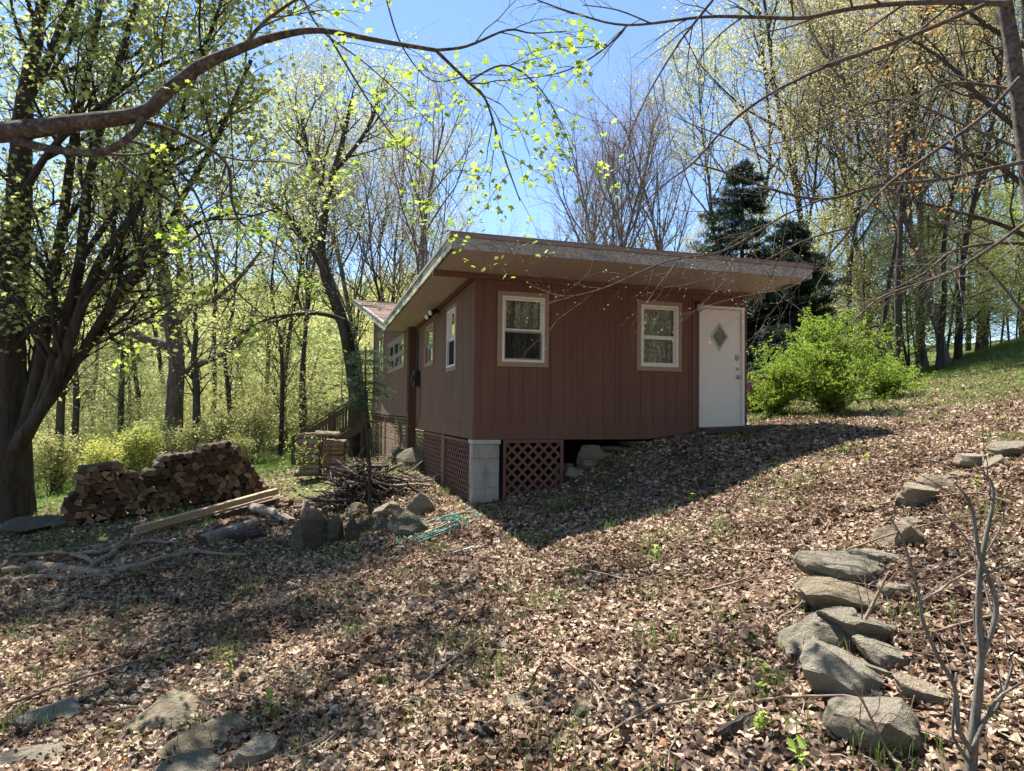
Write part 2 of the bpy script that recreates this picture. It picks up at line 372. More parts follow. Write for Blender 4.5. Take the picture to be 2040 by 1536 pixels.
mb = MB(); mb.box(.1, HX-.11, .1, EY-.12, .02, .12); mb.build('floor', M_black, HOUSE)
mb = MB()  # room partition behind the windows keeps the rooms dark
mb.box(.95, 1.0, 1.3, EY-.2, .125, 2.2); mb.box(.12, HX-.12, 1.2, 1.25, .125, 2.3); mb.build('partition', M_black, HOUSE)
# skirt boards
mb = MB(); 
fb = lambda x: 0.0 if x < 2.9 else .0+.12*(x-2.9)/.9
n_ = 14
for a, b_ in zip(np.linspace(-.004, D1-.07, n_)[:-1], np.linspace(-.004, D1-.07, n_)[1:]):
    mb.hexa([(a, -.012, fb(a)), (b_, -.012, fb(b_)), (b_, .06, fb(b_)), (a, .06, fb(a)), (a, -.012, .203), (b_, -.012, .203), (b_, .06, .203), (a, .06, .203)])
mb.box(D1+DW+.05, HX+.006, -.012, .06, .05, .203)
mb.build('skirt_board', M_red, HOUSE)
mb = MB(); mb.box(-.012, .06, .063, 2.3, 0, .203); mb.build('skirt_board', M_side, HOUSE)
mb = MB(); mb.box(X2-.012, X2+.06, 5.70, EY, .262, .363)
mb.box(X2, 0.0, 5.70, 5.72, -.35, .363)
mb.build('skirt_board', M_side, HOUSE)
# corner and door casing boards
for q_ in ((HX-.075, HX+.008, -.02, -.001, .2, zs(0)-.02), (D1-.13, D1-.055, -.022, -.001, .12, zs(0)-.13), (2.42, 2.45, -.008, -.001, .2, zs(0)-.02)):
    mb = MB(); mb.box(*q_); mb.build('corner_board', M_red, HOUSE)
mb = MB(); mb.box(-.016, -.001, 0.0, .09, 0.21, zs(0)-.05); mb.build('corner_board', M_red, HOUSE)
mb = MB(); mb.box(X2-.005, -.001, 5.60, 5.70, -.55, zs(5.7)-.01); mb.build('corner_post', M_post, HOUSE)
mb = MB(); mb.box(X2-.03, X2-.001, 5.70, 5.84, .37, zs(5.7)-.01); mb.build('corner_board', M_side, HOUSE)
# beam
mb = MB(); mb.box(-.68, 5.16, -.06, -.001, 2.43, 2.508); mb.build('eave_beam', M_red, HOUSE)
mb = MB(); mb.box(-.05, -.001, .02, 5.6, 0, .055)
for v in mb.v: v[:, 2] += np.array([zs(y)-.075 for y in v[:, 1]])
mb.build('frieze_board', M_post, HOUSE)
# roof
XL, XR, YF, YV, YE = -.65, 5.0, -1.3, 6.4, 17.6
ROOF = MB(); T = .19
ROOF.hexa([(XL, YF, zs(YF)+.02), (XR, YF, zs(YF)+.02), (XR, YV, zs(YV)+.02), (XL, YV, zs(YV)+.02), (XL, YF, zs(YF)+T), (XR, YF, zs(YF)+T), (XR, YV, zs(YV)+T), (XL, YV, zs(YV)+T)])
ROOF.hexa([(XL, YV, zs(YV)+.02), (XR, YV, zs(YV)+.02), (XR, YE, zs(YE)+.02), (XL, YE, zs(YE)+.02), (XL, YV, zs(YV)+T), (XR, YV, zs(YV)+T), (XR, YE, zs(YE)+T), (XL, YE, zs(YE)+T)])
roof = ROOF.build('roof', M_shing, HOUSE)
mb = MB()
for y0, y1 in ((YF+.02, YV), (YV, YE)):
    mb.hexa([(XL+.02, y0, zs(y0)), (XR-.02, y0, zs(y0)), (XR-.02, y1, zs(y1)), (XL+.02, y1, zs(y1)), (XL+.02, y0, zs(y0)+.015), (XR-.02, y0, zs(y0)+.015), (XR-.02, y1, zs(y1)+.015), (XL+.02, y1, zs(y1)+.015)])
mb.build('soffit', M_soff, roof)
mb = MB(); z0 = zs(YF)
mb.box(XL-.025, XR+.025, YF-.028, YF-.002, z0-.012, z0+.145); mb.build('fascia', M_fasc, roof)
mb = MB(); mb.box(XL-.035, XR+.035, YF-.045, YF-.002, z0+.148, z0+.205)
mb.box(XL-.04, XR+.04, YF-.05, YF+.2, z0+.207, z0+.213); mb.build('drip_edge', M_fascup, roof)
mb = MB()
for y0, y1 in ((YF, YV), (YV, YE)):
    for x0, x1 in ((XL-.027, XL-.002), (XR+.002, XR+.027)):
        mb.hexa([(x0, y0, zs(y0)-.01), (x1, y0, zs(y0)-.01), (x1, y1, zs(y1)-.01), (x0, y1, zs(y1)-.01), (x0, y0, zs(y0)+.15), (x1, y0, zs(y0)+.15), (x1, y1, zs(y1)+.15), (x0, y1, zs(y1)+.15)])
mb.box(XL-.002, XR, YE, YE+.03, zs(YE), zs(YE)+T)
mb.build('rake_board', M_rake, roof)
for y0, y1 in ((YF, YV), (YV, YE)):
    for x0, x1 in ((XL-.042, XL-.001), (XR+.001, XR+.042)):
        mb = MB(); mb.hexa([(x0, y0, zs(y0)+.152), (x1, y0, zs(y0)+.152), (x1, y1, zs(y1)+.152), (x0, y1, zs(y1)+.152), (x0, y0, zs(y0)+.2), (x1, y0, zs(y0)+.2), (x1, y1, zs(y1)+.2), (x0, y1, zs(y1)+.2)]); mb.build('drip_edge', M_grey, roof)
# windows: u along the wall, v up, d into the wall
def ring(mb, pl, u0, u1, v0, v1, t, d0, d1):
    def bx(a, b_, c, d): mb.hexa([pl(a, c, d0), pl(b_, c, d0), pl(b_, c, d1), pl(a, c, d1), pl(a, d, d0), pl(b_, d, d0), pl(b_, d, d1), pl(a, d, d1)])
    bx(u0, u1, v0, v0+t); bx(u0, u1, v1-t, v1); bx(u0, u0+t, v0+t, v1-t); bx(u1-t, u1, v0+t, v1-t)
def qd(mb, pl, u0, u1, v0, v1, d): mb.poly([pl(u0, v0, d), pl(u1, v0, d), pl(u1, v1, d), pl(u0, v1, d)])
def window(pl, u0, v0, w_, h_, screen, curtain=True):
    u1, v1 = u0+w_, v0+h_; mb = MB(); ring(mb, pl, u0, u1, v0, v1, TR, -.02, -.001); fr = mb.build('window', M_tan, HOUSE); recalc(fr)
    a, b_, c, d = u0+TR-.004, u1-TR+.004, v0+TR-.004, v1-TR+.004; mid = v0+h_*.497
    mb = MB(); ring(mb, pl, a, b_, c, d, .036, -.03, .06); recalc(mb.build('window_frame', M_white, fr))
    a, b_, c, d = a+.037, b_-.037, c+.037, d-.037
    mb = MB(); ring(mb, pl, a, b_, mid-.018, d, .028, .004, .03); recalc(mb.build('upper_sash', M_white, fr))
    lo = (a, b_, c, mid-.02)
    mb = MB(); ring(mb, pl, *lo, .03, .012 if not screen else .022, .055); recalc(mb.build('lower_sash', M_white, fr))
    mb = MB(); qd(mb, pl, a+.028, b_-.028, mid+.01, d-.028, .018); qd(mb, pl, a+.03, b_-.03, c+.03, mid-.05, .04); mb.build('pane', M_glass, fr)
    if screen == 1:
        mb = MB(); ring(mb, pl, a+.002, b_-.002, c+.002, mid-.03, .016, .0, .012); recalc(mb.build('screen_frame', M_grey, fr))
    if screen:
        mb = MB(); n = 46
        def scm(N, t):
            tr = N('BsdfTransparent').outputs[0]; df = N('BsdfDiffuse', i_Color=(.03, .03, .032, 1)).outputs[0]; return N('MixShader', i_0=.6 if screen == 1 else .93, i_1=tr, i_2=df).outputs[0]
        qd(mb, pl, a+.014, b_-.014, c+.014, mid-.04, .008); mb.build('screen', mat('screen_mesh', scm), fr)
    if curtain:
        mb = MB(); n = 70; us = np.linspace(a-.02, b_+.02, n); dd = .10+.018*np.sin(us*95+2*np.sin(us*31))
        V = [pl(u, vv, q_) for vv in (c-.02, d+.02) for u, q_ in zip(us, dd)]
        mb.add(V, [[i_, i_+1, n+i_+1, n+i_] for i_ in range(n-1)]); mb.build('curtain', M_curt, fr, smooth=True)
    return fr
window(pf, A1, ZB, W, Hh, 1); window(pf, A2, ZB, W, Hh, 0); window(pL, C3, ZB, W, Hh, 2)
def casement(pl, u0, u1, v0, v1, nl, split=.5):
    mb = MB(); ring(mb, pl, u0, u1, v0, v1, TR, -.02, -.001); fr = mb.build('window', M_tan, HOUSE); recalc(fr)
    a, b_, c, d = u0+TR, u1-TR, v0+TR, v1-TR; ws = (b_-a)/nl
    mb = MB(); gl = MB()
    for k_ in range(nl):
        x0, x1 = a+k_*ws+.01, a+(k_+1)*ws-.01; m_ = c+(d-c)*split
        ring(mb, pl, x0, x1, m_-.02, d, .045, .0, .04); ring(mb, pl, x0, x1, c, m_-.021, .045, .02, .06)
        qd(gl, pl, x0+.045, x1-.045, m_+.025, d-.045, .02); qd(gl, pl, x0+.045, x1-.045, c+.045, m_-.066, .04)
    recalc(mb.build('sash', M_grey, fr)); gl.build('pane', M_glass, fr)
casement(pL, *W4, 1); casement(pL2, *W5, 3); casement(pL2, *W6, 2, .45)
# door
mb = MB(); u0, u1, v0, v1 = D1, D1+DW, DZ, DZ+DH
def bxp(mb, a, b_, c, d, e, f): mb.box(a, b_, e, f, c, d)
bxp(mb, u0, u0+.045, v0, v1, -.03, .05); bxp(mb, u1-.045, u1, v0, v1, -.03, .05); bxp(mb, u0+.045, u1-.045, v1-.045, v1, -.03, .05); bxp(mb, u0-.01, u1+.02, v0-.035, v0-.002, -.06, .05)
DOOR = mb.build('door', M_white, HOUSE)
# slab with a diamond hole
cx, cz_, rx, rz = u0+.405, v0+1.565, .165, .225
a, b_, c, d = u0+.052, u1-.052, v0+.012, v1-.052
out = [(a, c), (b_, c), (b_, d), (a, d)]; dia = [(cx, cz_-rz), (cx+rx, cz_), (cx, cz_+rz), (cx-rx, cz_)]
mb = MB()
for yv in (0.005, .045):
    v = [(p[0], yv, p[1]) for p in out+dia]
    mb.add(v, [[0, 1, 5], [0, 5, 4], [0, 4, 7], [0, 7, 3]]); mb.add(v, [[1, 2, 5], [2, 6, 5], [2, 3, 6], [3, 7, 6]])
for q0, q1 in zip(dia, dia[1:]+dia[:1]): mb.poly([(q0[0], .005, q0[1]), (q1[0], .005, q1[1]), (q1[0], .045, q1[1]), (q0[0], .045, q0[1])])
slab = mb.build('door_slab', M_doorw, DOOR); recalc(slab)
mb = MB(); k1, k2 = 1.0, .80
for i_ in range(4):
    p0, p1 = np.array(dia[i_]), np.array(dia[(i_+1) % 4]); cc = np.array([cx, cz_])
    o0, o1, i0, i1 = cc+(p0-cc)*1.08, cc+(p1-cc)*1.08, cc+(p0-cc)*.83, cc+(p1-cc)*.83
    mb.hexa([(o0[0], -.008, o0[1]), (o1[0], -.008, o1[1]), (i1[0], -.004, i1[1]), (i0[0], -.004, i0[1]), (o0[0], .02, o0[1]), (o1[0], .02, o1[1]), (i1[0], .02, i1[1]), (i0[0], .02, i0[1])])
recalc(mb.build('diamond_frame', m_simple('aged_moulding', (.50, .44, .36), .6, .12, 20), DOOR))
mb = MB(); mb.poly([(cx+(q[0]-cx)*.86, .012, cz_+(q[1]-cz_)*.86) for q in dia]); mb.build('diamond_pane', M_rough, DOOR)
kx = u1-.118; mb = MB()
def ydisc(mb, x, z, r, y0, y1, k=18): mb.tube([(x, y0, z), (x, y1, z)], [r, r], k)
ydisc(mb, kx, v0+1.02, .03, -.012, .004); ydisc(mb, kx, v0+1.02, .016, -.03, -.0121); mb.build('deadbolt', M_steel, DOOR, smooth=False)
mb = MB(); ydisc(mb, kx, v0+.885, .034, -.01, .004); mb.tube([(kx, -.01, v0+.885), (kx, -.05, v0+.885), (kx, -.055, v0+.885)], [.012, .012, .02], 14)
mb.tube([(kx, -.03, v0+.885), (kx, -.042, v0+.885), (kx, -.06, v0+.885), (kx, -.075, v0+.885)], [.012, .027, .028, .014], 16); mb.build('door_knob', M_steel, DOOR, smooth=True)
for hz in (.2, .98, 1.75): mb = MB(); mb.box(u0+.047, u0+.06, -.006, .003, v0+hz, v0+hz+.1); mb.build('hinge', M_dark, DOOR)
# small security sticker: shield outline with a blue band
mb = MB(); sx, sz = kx-.012, v0+1.21
sh = [(-.042, .048), (-.034, .056), (.034, .056), (.042, .048), (.042, -.025), (.024, -.05), (0, -.058), (-.024, -.05), (-.042, -.025)]
mb.add([(sx+x, .0035, sz+z) for x, z in sh], [list(range(9))], 0)
mb.add([(sx+x*.86, .002, sz+z*.86) for x, z in sh], [list(range(9))], 1)
mb.add([(sx-.034, .0005, sz-.006), (sx+.034, .0005, sz-.006), (sx+.034, .0005, sz+.012), (sx-.034, .0005, sz+.012)], [[0, 1, 2, 3]], 0)
for zz in (.03, .022): mb.add([(sx-.02, .0005, sz+zz-.001), (sx+.02, .0005, sz+zz-.001), (sx+.02, .0005, sz+zz+.002), (sx-.02, .0005, sz+zz+.002)], [[0, 1, 2, 3]], 2)
for zz in (-.016, -.024, -.032): mb.add([(sx-.026, .0005, sz+zz-.001), (sx+.026, .0005, sz+zz-.001), (sx+.026, .0005, sz+zz+.0015), (sx-.026, .0005, sz+zz+.0015)], [[0, 1, 2, 3]], 2)
mb.build('security_sticker', [m_simple('sticker_blue', (.10, .11, .26), .4, .1), m_simple('sticker_grey', (.48, .47, .50), .4, .05), m_simple('sticker_print', (.2, .2, .25), .4, .05)], DOOR)
# porch lamp left of the door top
mb = MB(); lx, lz = D1-.035, DZ+DH-.05
mb.box(lx-.055, lx+.055, -.05, -.0225, lz-.02, lz+.10); mb.build('wall_lamp', M_dark, HOUSE)
wl = bpy.data.objects['wall_lamp']
mb = MB(); mb.tube([(lx, -.11, lz+.07), (lx, -.11, lz+.05)], [.03, .07], 14); mb.tube([(lx, -.05, lz+.06), (lx, -.11, lz+.06)], [.012, .012], 8); mb.build('lamp_cap', M_dark, wl)
mb = MB(); mb.tube([(lx, -.11, lz+.05), (lx, -.11, lz+.0), (lx, -.11, lz-.06), (lx, -.11, lz-.075)], [.055, .062, .05, .02], 14, wob=.05); mb.build('lamp_jar', m_simple('dusty_lamp_glass', (.42, .40, .36), .3, .2, 30, spec=.6), wl, smooth=True)
# flood lamps under the side eave
fl = MB(); fl.tube([(-.02, 2.95, 2.36), (-.10, 2.93, 2.34)], [.05, .05], 12); fo = fl.build('flood_lamp', M_dark, HOUSE)
for yy, dz in ((3.12, -.05), (2.74, -.02)):
    mb = MB(); mb.tube([(-.1, 2.93, 2.33), (-.14, yy, 2.32+dz)], [.015, .015], 8)
    mb.tube([(-.12, yy, 2.33+dz), (-.17, yy-.03, 2.31+dz), (-.22, yy-.06, 2.29+dz)], [.03, .055, .062], 14); mb.build('lamp_socket', M_dark, fo)
    mb = MB(); mb.tube([(-.221, yy-.06, 2.29+dz), (-.235, yy-.067, 2.285+dz)], [.056, .045], 14); mb.build('bulb', m_simple('reflector_glass', (.7, .68, .6), .15, .1, 20, spec=.7), fo)
# meter and conduit beside the corner post
mb = MB(); mb.box(-.13, -.017, 5.02, 5.30, .95, 1.30); mb.tube([(-.13, 5.16, 1.13), (-.17, 5.16, 1.13)], [.08, .075], 16); me_ = mb.build('electric_meter', M_dark, HOUSE)
mb = MB(); mb.tube([(-.05, 5.16, 1.3), (-.05, 5.16, 2.2)], [.022, .022], 8); mb.build('conduit', M_dark, me_)
mb = MB(); mb.tube([(-.03, 4.9, .98), (-.03, 4.85, .5), (-.03, 5.1, .2), (-.03, 5.3, .05)], .008, 6); mb.build('cable', M_dark, me_)
# concrete block pier at the corner
mb = MB(); hz = -.065
for k_ in range(4):
    t0, t1 = hz-k_*.222, hz-(k_+1)*.222+.008
    if k_ % 2 == 0: mb.box(-.03, .385, -.03, .18, t1, t0)
    else: mb.box(-.03, .17, -.03, .18, t1, t0); mb.box(.178, .385, -.03, .18, t1, t0)
mb.box(-.02, .375, -.02, .17, hz-1.2, hz-.002); pier = mb.build('block_pier', M_block, HOUSE)
mb = MB(); mb.box(-.045, .40, -.045, .19, hz+.002, -.004); mb.build('pier_cap', m_simple('pier_cap_metal', (.42, .42, .40), .6, .2, 12), pier)
bv = pier.modifiers.new('bevel', 'BEVEL'); bv.width = .006; bv.segments = 1
# lattice
def clip(poly, lim):
    for ax, v, sgn in ((0, lim[0], 1), (0, lim[1], -1), (1, lim[2], 1), (1, lim[3], -1)):
        out_ = []
        for i_ in range(len(poly)):
            a_, b2 = poly[i_], poly[(i_+1) % len(poly)]; da, db = sgn*(a_[ax]-v), sgn*(b2[ax]-v)
            if da >= 0: out_.append(a_)
            if da*db < 0: t_ = da/(da-db); out_.append((a_[0]+(b2[0]-a_[0])*t_, a_[1]+(b2[1]-a_[1])*t_))
        poly = out_
        if len(poly) < 3: return None
    return poly
def lattice(pl, u0, u1, v0, v1, step=.172, sw=.042, fr=.045, matl=None):
    mb = MB(); ring(mb, pl, u0, u1, v0, v1, fr, -.012, .012); o = mb.build('lattice_panel', matl or M_latt, HOUSE); recalc(o)
    mb = MB(); lim = (u0+fr*.6, u1-fr*.6, v0+fr*.6, v1-fr*.6); hw = sw/math.sqrt(2)
    for s_, d0 in ((1, .0122), (-1, .0185)):
        k_ = -60
        while k_ < 60:
            off = k_*step; k_ += 1
            um = (u0+u1)/2+off; L = 3; vm = (v0+v1)/2
            q_ = [(um-L*1-hw, vm-s_*L), (um-L+hw, vm-s_*L), (um+L+hw, vm+s_*L), (um+L-hw, vm+s_*L)]
            c_ = clip(q_, lim)
            if c_:
                n = len(c_); nn = mb.n; mb.add([pl(p[0], p[1], d0) for p in c_]+[pl(p[0], p[1], d0+.006) for p in c_], [[i_, (i_+1) % n, n+(i_+1) % n, n+i_] for i_ in range(n)])
                mb.f.append((np.array([[nn+i_ for i_ in range(n)]]), 0)); mb.f.append((np.array([[nn+n+i_ for i_ in range(n)]]), 0))
    l_ = mb.build('lattice_slats', matl or M_latt, o); recalc(l_); return o
lattice(pf, .455, 1.435, -1.0, -.006)
lattice(pL, .215, 2.20, -1.25, -.03, step=.165, sw=.038); lattice(pL, 2.42, 5.55, -1.1, -.03, step=.165, sw=.038)
mb = MB(); mb.box(-.02, .05, 2.21, 2.41, -1.2, -.012); mb.build('lattice_post', M_side, HOUSE)
lattice(pL2, 5.74, 6.9, -1.0, .24, step=.165, sw=.038, matl=M_side); lattice(pL2, 6.95, 10.2, -1.2, .24, step=.165, sw=.038, matl=M_side); lattice(pL2, 10.25, EY, -1.6, .24, step=.165, sw=.038, matl=M_side)
# the crawl space behind is dark: plain boards at the back of it
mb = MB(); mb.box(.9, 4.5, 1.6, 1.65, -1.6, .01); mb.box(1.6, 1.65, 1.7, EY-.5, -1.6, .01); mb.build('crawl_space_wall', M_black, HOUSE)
# ------------------------------------------------------------------ litter, grass
def rand_rot(n, tilt):
    # frames: x along leaf, z normal tilted from up by ~tilt
    a = NR.uniform(0, 2*math.pi, n); up = np.c_[NR.normal(0, tilt, n), NR.normal(0, tilt, n), np.ones(n)]; up /= np.linalg.norm(up, axis=1)[:, None]
    x = np.c_[np.cos(a), np.sin(a), np.zeros(n)]; x -= up*(x*up).sum(1)[:, None]; x /= np.linalg.norm(x, axis=1)[:, None]
    return x, np.cross(up, x), up
def shape_add(mb, pos, X, Y, Z, size, T, faces, m=0):
    # T: (k,3) template or (n,k,3)
    T = np.asarray(T); n = len(pos)
    if T.ndim == 2: T = np.broadcast_to(T, (n,)+T.shape)
    v = pos[:, None]+(X[:, None]*T[..., 0:1]+Y[:, None]*T[..., 1:2]+Z[:, None]*T[..., 2:3])*size[:, None, None]
    k = T.shape[1]; base = (np.arange(n)*k)[:, None, None]
    vv = v.reshape(-1, 3); first = True; o = mb.n
    mb.v.append(vv); mb.n += len(vv)
    for F in faces:
        F = np.asarray(F); mb.f.append(((base+F[None]).reshape(-1, F.shape[1])+o, m))
def in_house(x, y): return (x > -.05) & (x < 4.85) & (y > .0) & (y < 14.4)
def polar(n, r0, r1, p):
    # denser near the viewpoint's foot, thinning outwards
    u = NR.uniform(0, 1, n); r = (r0**p+(r1**p-r0**p)*u)**(1/p)
    a = NR.uniform(-1.05, 1.05, n)+YAW
    return CAM[0]+np.sin(a)*r, CAM[1]+np.cos(a)*r
def litter_mat(name, dull):
    def b(N, t):
        g = N('NewGeometry'); rnd = g.outputs['Random Per Island']; k = dull
        col = ramp(N, rnd, [(0, (.06*k, .036*k, .024*k)), (.16, (.18*k, .11*k, .075*k)), (.40, (.42*k, .30*k, .21*k)), (.68, (.60*k, .47*k, .35*k)), (.95, (.74*k, .63*k, .48*k)), (1, (.48*k, .22*k, .09*k))])
        vn = noise(N, g.outputs['Position'], 70, 4, .7); col = mixc(N, 1.0, col, ramp(N, vn, [(.38, (.55, .5, .46)), (.58, (1, 1, 1))]), 'MULTIPLY')
        wet = ramp(N, noise(N, g.outputs['Position'], 1.1, 3), [(.38, (.55, .5, .48)), (.6, (1, 1, 1))]); col = mixc(N, 1.0, col, wet, 'MULTIPLY')
        d = pbsdf(N, col, .75, bump(N, vn, .4, .002), .25); tr = N('BsdfTranslucent', i_Color=col).outputs[0]
        return N('MixShader', i_0=.16, i_1=d, i_2=tr).outputs[0]
    return mat(name, b)
M_litter = litter_mat('dry_oak_leaves', 1.0)
n = 560000; x, y = polar(n, 1.6, 21, 1.3)
keep = ~in_house(x, y)
# thin patches of bare soil, and grass instead of litter far left and on the rise
sx_, sy_, _ = proj(np.c_[x, y, gz(x, y)]); patch = np.sin(x*1.7+np.sin(y*1.1)*1.5)*np.sin(y*1.5+x*.4)
keep &= NR.uniform(0, 1, n) < np.clip(.80+.5*patch, .25, 1); keep &= ~((y > 3.2+.2*x) & (x < 0) & (NR.uniform(0, 1, n) < .75)); keep &= ~((y > .6-.45*(x-5)) & (x > 4.5) & (NR.uniform(0, 1, n) < .5))
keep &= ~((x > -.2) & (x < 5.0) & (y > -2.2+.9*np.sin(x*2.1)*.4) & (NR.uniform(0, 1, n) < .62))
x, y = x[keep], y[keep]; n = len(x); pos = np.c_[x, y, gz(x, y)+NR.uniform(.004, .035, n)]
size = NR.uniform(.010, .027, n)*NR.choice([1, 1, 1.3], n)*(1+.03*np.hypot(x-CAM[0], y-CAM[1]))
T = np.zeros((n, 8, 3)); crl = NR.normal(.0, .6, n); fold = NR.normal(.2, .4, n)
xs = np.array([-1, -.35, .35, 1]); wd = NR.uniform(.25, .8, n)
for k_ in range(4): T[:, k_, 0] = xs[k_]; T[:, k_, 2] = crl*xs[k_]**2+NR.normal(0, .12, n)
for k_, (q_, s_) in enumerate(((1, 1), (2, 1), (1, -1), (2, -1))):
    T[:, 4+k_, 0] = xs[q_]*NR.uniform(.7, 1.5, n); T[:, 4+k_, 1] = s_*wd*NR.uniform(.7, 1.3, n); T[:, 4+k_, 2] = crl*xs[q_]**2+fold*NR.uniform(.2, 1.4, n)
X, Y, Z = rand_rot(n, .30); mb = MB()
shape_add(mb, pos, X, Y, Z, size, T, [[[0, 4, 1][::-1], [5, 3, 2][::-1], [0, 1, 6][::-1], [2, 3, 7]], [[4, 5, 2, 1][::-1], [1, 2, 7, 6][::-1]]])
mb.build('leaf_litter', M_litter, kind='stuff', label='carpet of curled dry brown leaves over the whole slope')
# scattered small twigs
M_twig = m_simple('grey_twig_bark', (.22, .165, .125), .9, .3, 12)
mb = MB(); x, y = polar(1500, 2, 15, 1.2)
for a, b_ in zip(x, y):
    if in_house(a, b_): continue
    L = R_.uniform(.08, .45); an = R_.uniform(0, 6.3); pts = []
    for q_ in range(4):
        pts.append((a, b_, gz(a, b_)+.022+R_.uniform(-.005, .02))); an += R_.uniform(-.4, .4); a += math.cos(an)*L/3; b_ += math.sin(an)*L/3
    mb.tube(pts, [.005, .0045, .0035, .002], 3)
mb.build('twig_litter', M_twig, kind='stuff', label='fine fallen twigs strewn among the dry leaves')
M_grass = m_leaf('fresh_grass', [(0, (.05, .09, .012)), (.5, (.13, .21, .035)), (1, (.30, .36, .09))], .4, 1.5)
def blades(mb, cx, cy, h, wd, lean=.5):
    n = len(cx); a = NR.uniform(0, 6.283, n); L = h*NR.uniform(.5, 1.15, n); l = NR.uniform(.1, lean*2, n)*L; dx, dy = np.cos(a), np.sin(a)
    z = gz(cx, cy)+.005; p0 = np.c_[cx, cy, z]; sd = np.c_[-dy, dx, 0*dx]*wd[:, None]
    m1 = p0+np.c_[dx*l*.35, dy*l*.35, L*.6]; tp = p0+np.c_[dx*l, dy*l, L]
    V = np.stack([p0-sd, p0+sd, m1+sd*.7, m1-sd*.7, tp], 1).reshape(-1, 3); o = mb.n; mb.v.append(V); mb.n += len(V); b5 = (np.arange(n)*5)[:, None]
    mb.f.append((b5+np.array([[0, 1, 2, 3]])+o, 0)); mb.f.append((b5+np.array([[3, 2, 4]])+o, 0))
mb = MB()
# tufts in the leafy foreground
tufts = [G(px, py) for px, py in ((1235, 1035), (1310, 1030), (1440, 1070), (1290, 1090), (1270, 1300), (1300, 1290), (1090, 1290), (1095, 1480), (1090, 1210), (1560, 1370), (1000, 1185), (1620, 950), (1670, 905), (1590, 965), (900, 1290), (30, 1290), (20, 1440), (80, 1450), (140, 1300), (700, 1160), (370, 1160), (430, 1170), (770, 1240), (480, 1190), (1700, 1150), (1540, 1010), (1500, 1000), (1450, 960), (1040, 1080), (1130, 1100), (1215, 1060), (960, 1290), (600, 1490), (540, 1440), (1470, 1300), (820, 1440))]
for _ in range(380):
    x, y = polar(1, 2.6, 15, 1.5); tufts.append(np.array([x[0], y[0], 0]))
for p in tufts:
    if in_house(p[0], p[1]): continue
    k_ = R_.randint(14, 42); s_ = R_.uniform(.06, .16); h_ = R_.uniform(.07, .19)
    cx_, cy_ = NR.normal(p[0], s_, k_), NR.normal(p[1], s_, k_); blades(mb, cx_, cy_, np.full(k_, h_), np.full(k_, .0035), .45)
# sparse single blades through the litter
n = 30000; x, y = polar(n, 2, 16, 1.5); pt = np.sin(x*1.3+1)*np.sin(y*1.1+x*.5)+.3*np.sin(x*4)*np.sin(y*3.3)
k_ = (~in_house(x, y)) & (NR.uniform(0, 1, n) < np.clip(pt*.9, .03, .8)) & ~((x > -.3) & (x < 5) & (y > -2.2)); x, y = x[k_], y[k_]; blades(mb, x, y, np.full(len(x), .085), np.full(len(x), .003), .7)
# grassy rise on the right
n = 110000; x = NR.uniform(4, 22, n); y = NR.uniform(-6, 17, n); dens = np.clip((y-.3+.42*(x-5))*.45+.45*np.sin(x*1.2)*np.sin(y*1.7), 0.03, 1)
k_ = (NR.uniform(0, 1, n) < dens) & ~in_house(x, y) & ~((x < 7.2) & (y < 1.4) & (y > -2.2)); x, y = x[k_], y[k_]; blades(mb, x, y, np.full(len(x), .10), np.full(len(x), .006), .8)
# lawn beyond the wood pile
n = 60000; x = NR.uniform(-19, 0, n); y = NR.uniform(1.5, 22, n); dens = np.clip((y-3.6-.25*(x+6)-1.3*np.clip(x+4, 0, 9))*.3, .01, 1)
k_ = (NR.uniform(0, 1, n) < dens) & ~in_house(x, y); x, y = x[k_], y[k_]; blades(mb, x, y, np.full(len(x), .12), np.full(len(x), .008), .8)
mb.build('grass', M_grass, kind='stuff', label='thin fresh green grass growing up through the leaves')
# ------------------------------------------------------------------ rocks
def rock_mat(name, a, b2, mossc=(.10, .13, .05)):
    def f(N, t):
        co = N('TexCoord').outputs['Object']; n1 = noise(N, mapped(N, co, (1, 1.4, 6)), 4, 8, .75); n2 = noise(N, co, 26, 5, .7); oi = N('ObjectInfo').outputs['Random']
        col = mixc(N, n1, tuple(x*.62 for x in a), b2); col = mixc(N, ramp(N, n2, [(.42, (0, 0, 0)), (.62, (1, 1, 1))]), col, tuple(x*1.25 for x in a))
        li = ramp(N, noise(N, co, 6, 6, .8), [(.56, (0, 0, 0)), (.64, (1, 1, 1))]); col = mixc(N, li, col, (.33, .35, .27))
        mo = ramp(N, noise(N, co, 3.2, 6, .8), [(.60, (0, 0, 0)), (.68, (1, 1, 1))]); col = mixc(N, mo, col, mossc)
        h = N('Math', operation='ADD', i_0=n1, i_1=n2).outputs[0]
        col = mixc(N, 1.0, col, ramp(N, oi, [(0, (.72, .70, .66)), (.5, (1, .97, .92)), (1, (.9, .78, .64))]), 'MULTIPLY')
        return pbsdf(N, col, .92, bump(N, h, 1.0, .07), .12)
    return mat(name, f)
M_rock = rock_mat('grey_fieldstone', (.30, .27, .215), (.46, .42, .34)); M_rockd = rock_mat('mossy_dark_boulder', (.13, .12, .095), (.27, .25, .20), (.06, .08, .03))
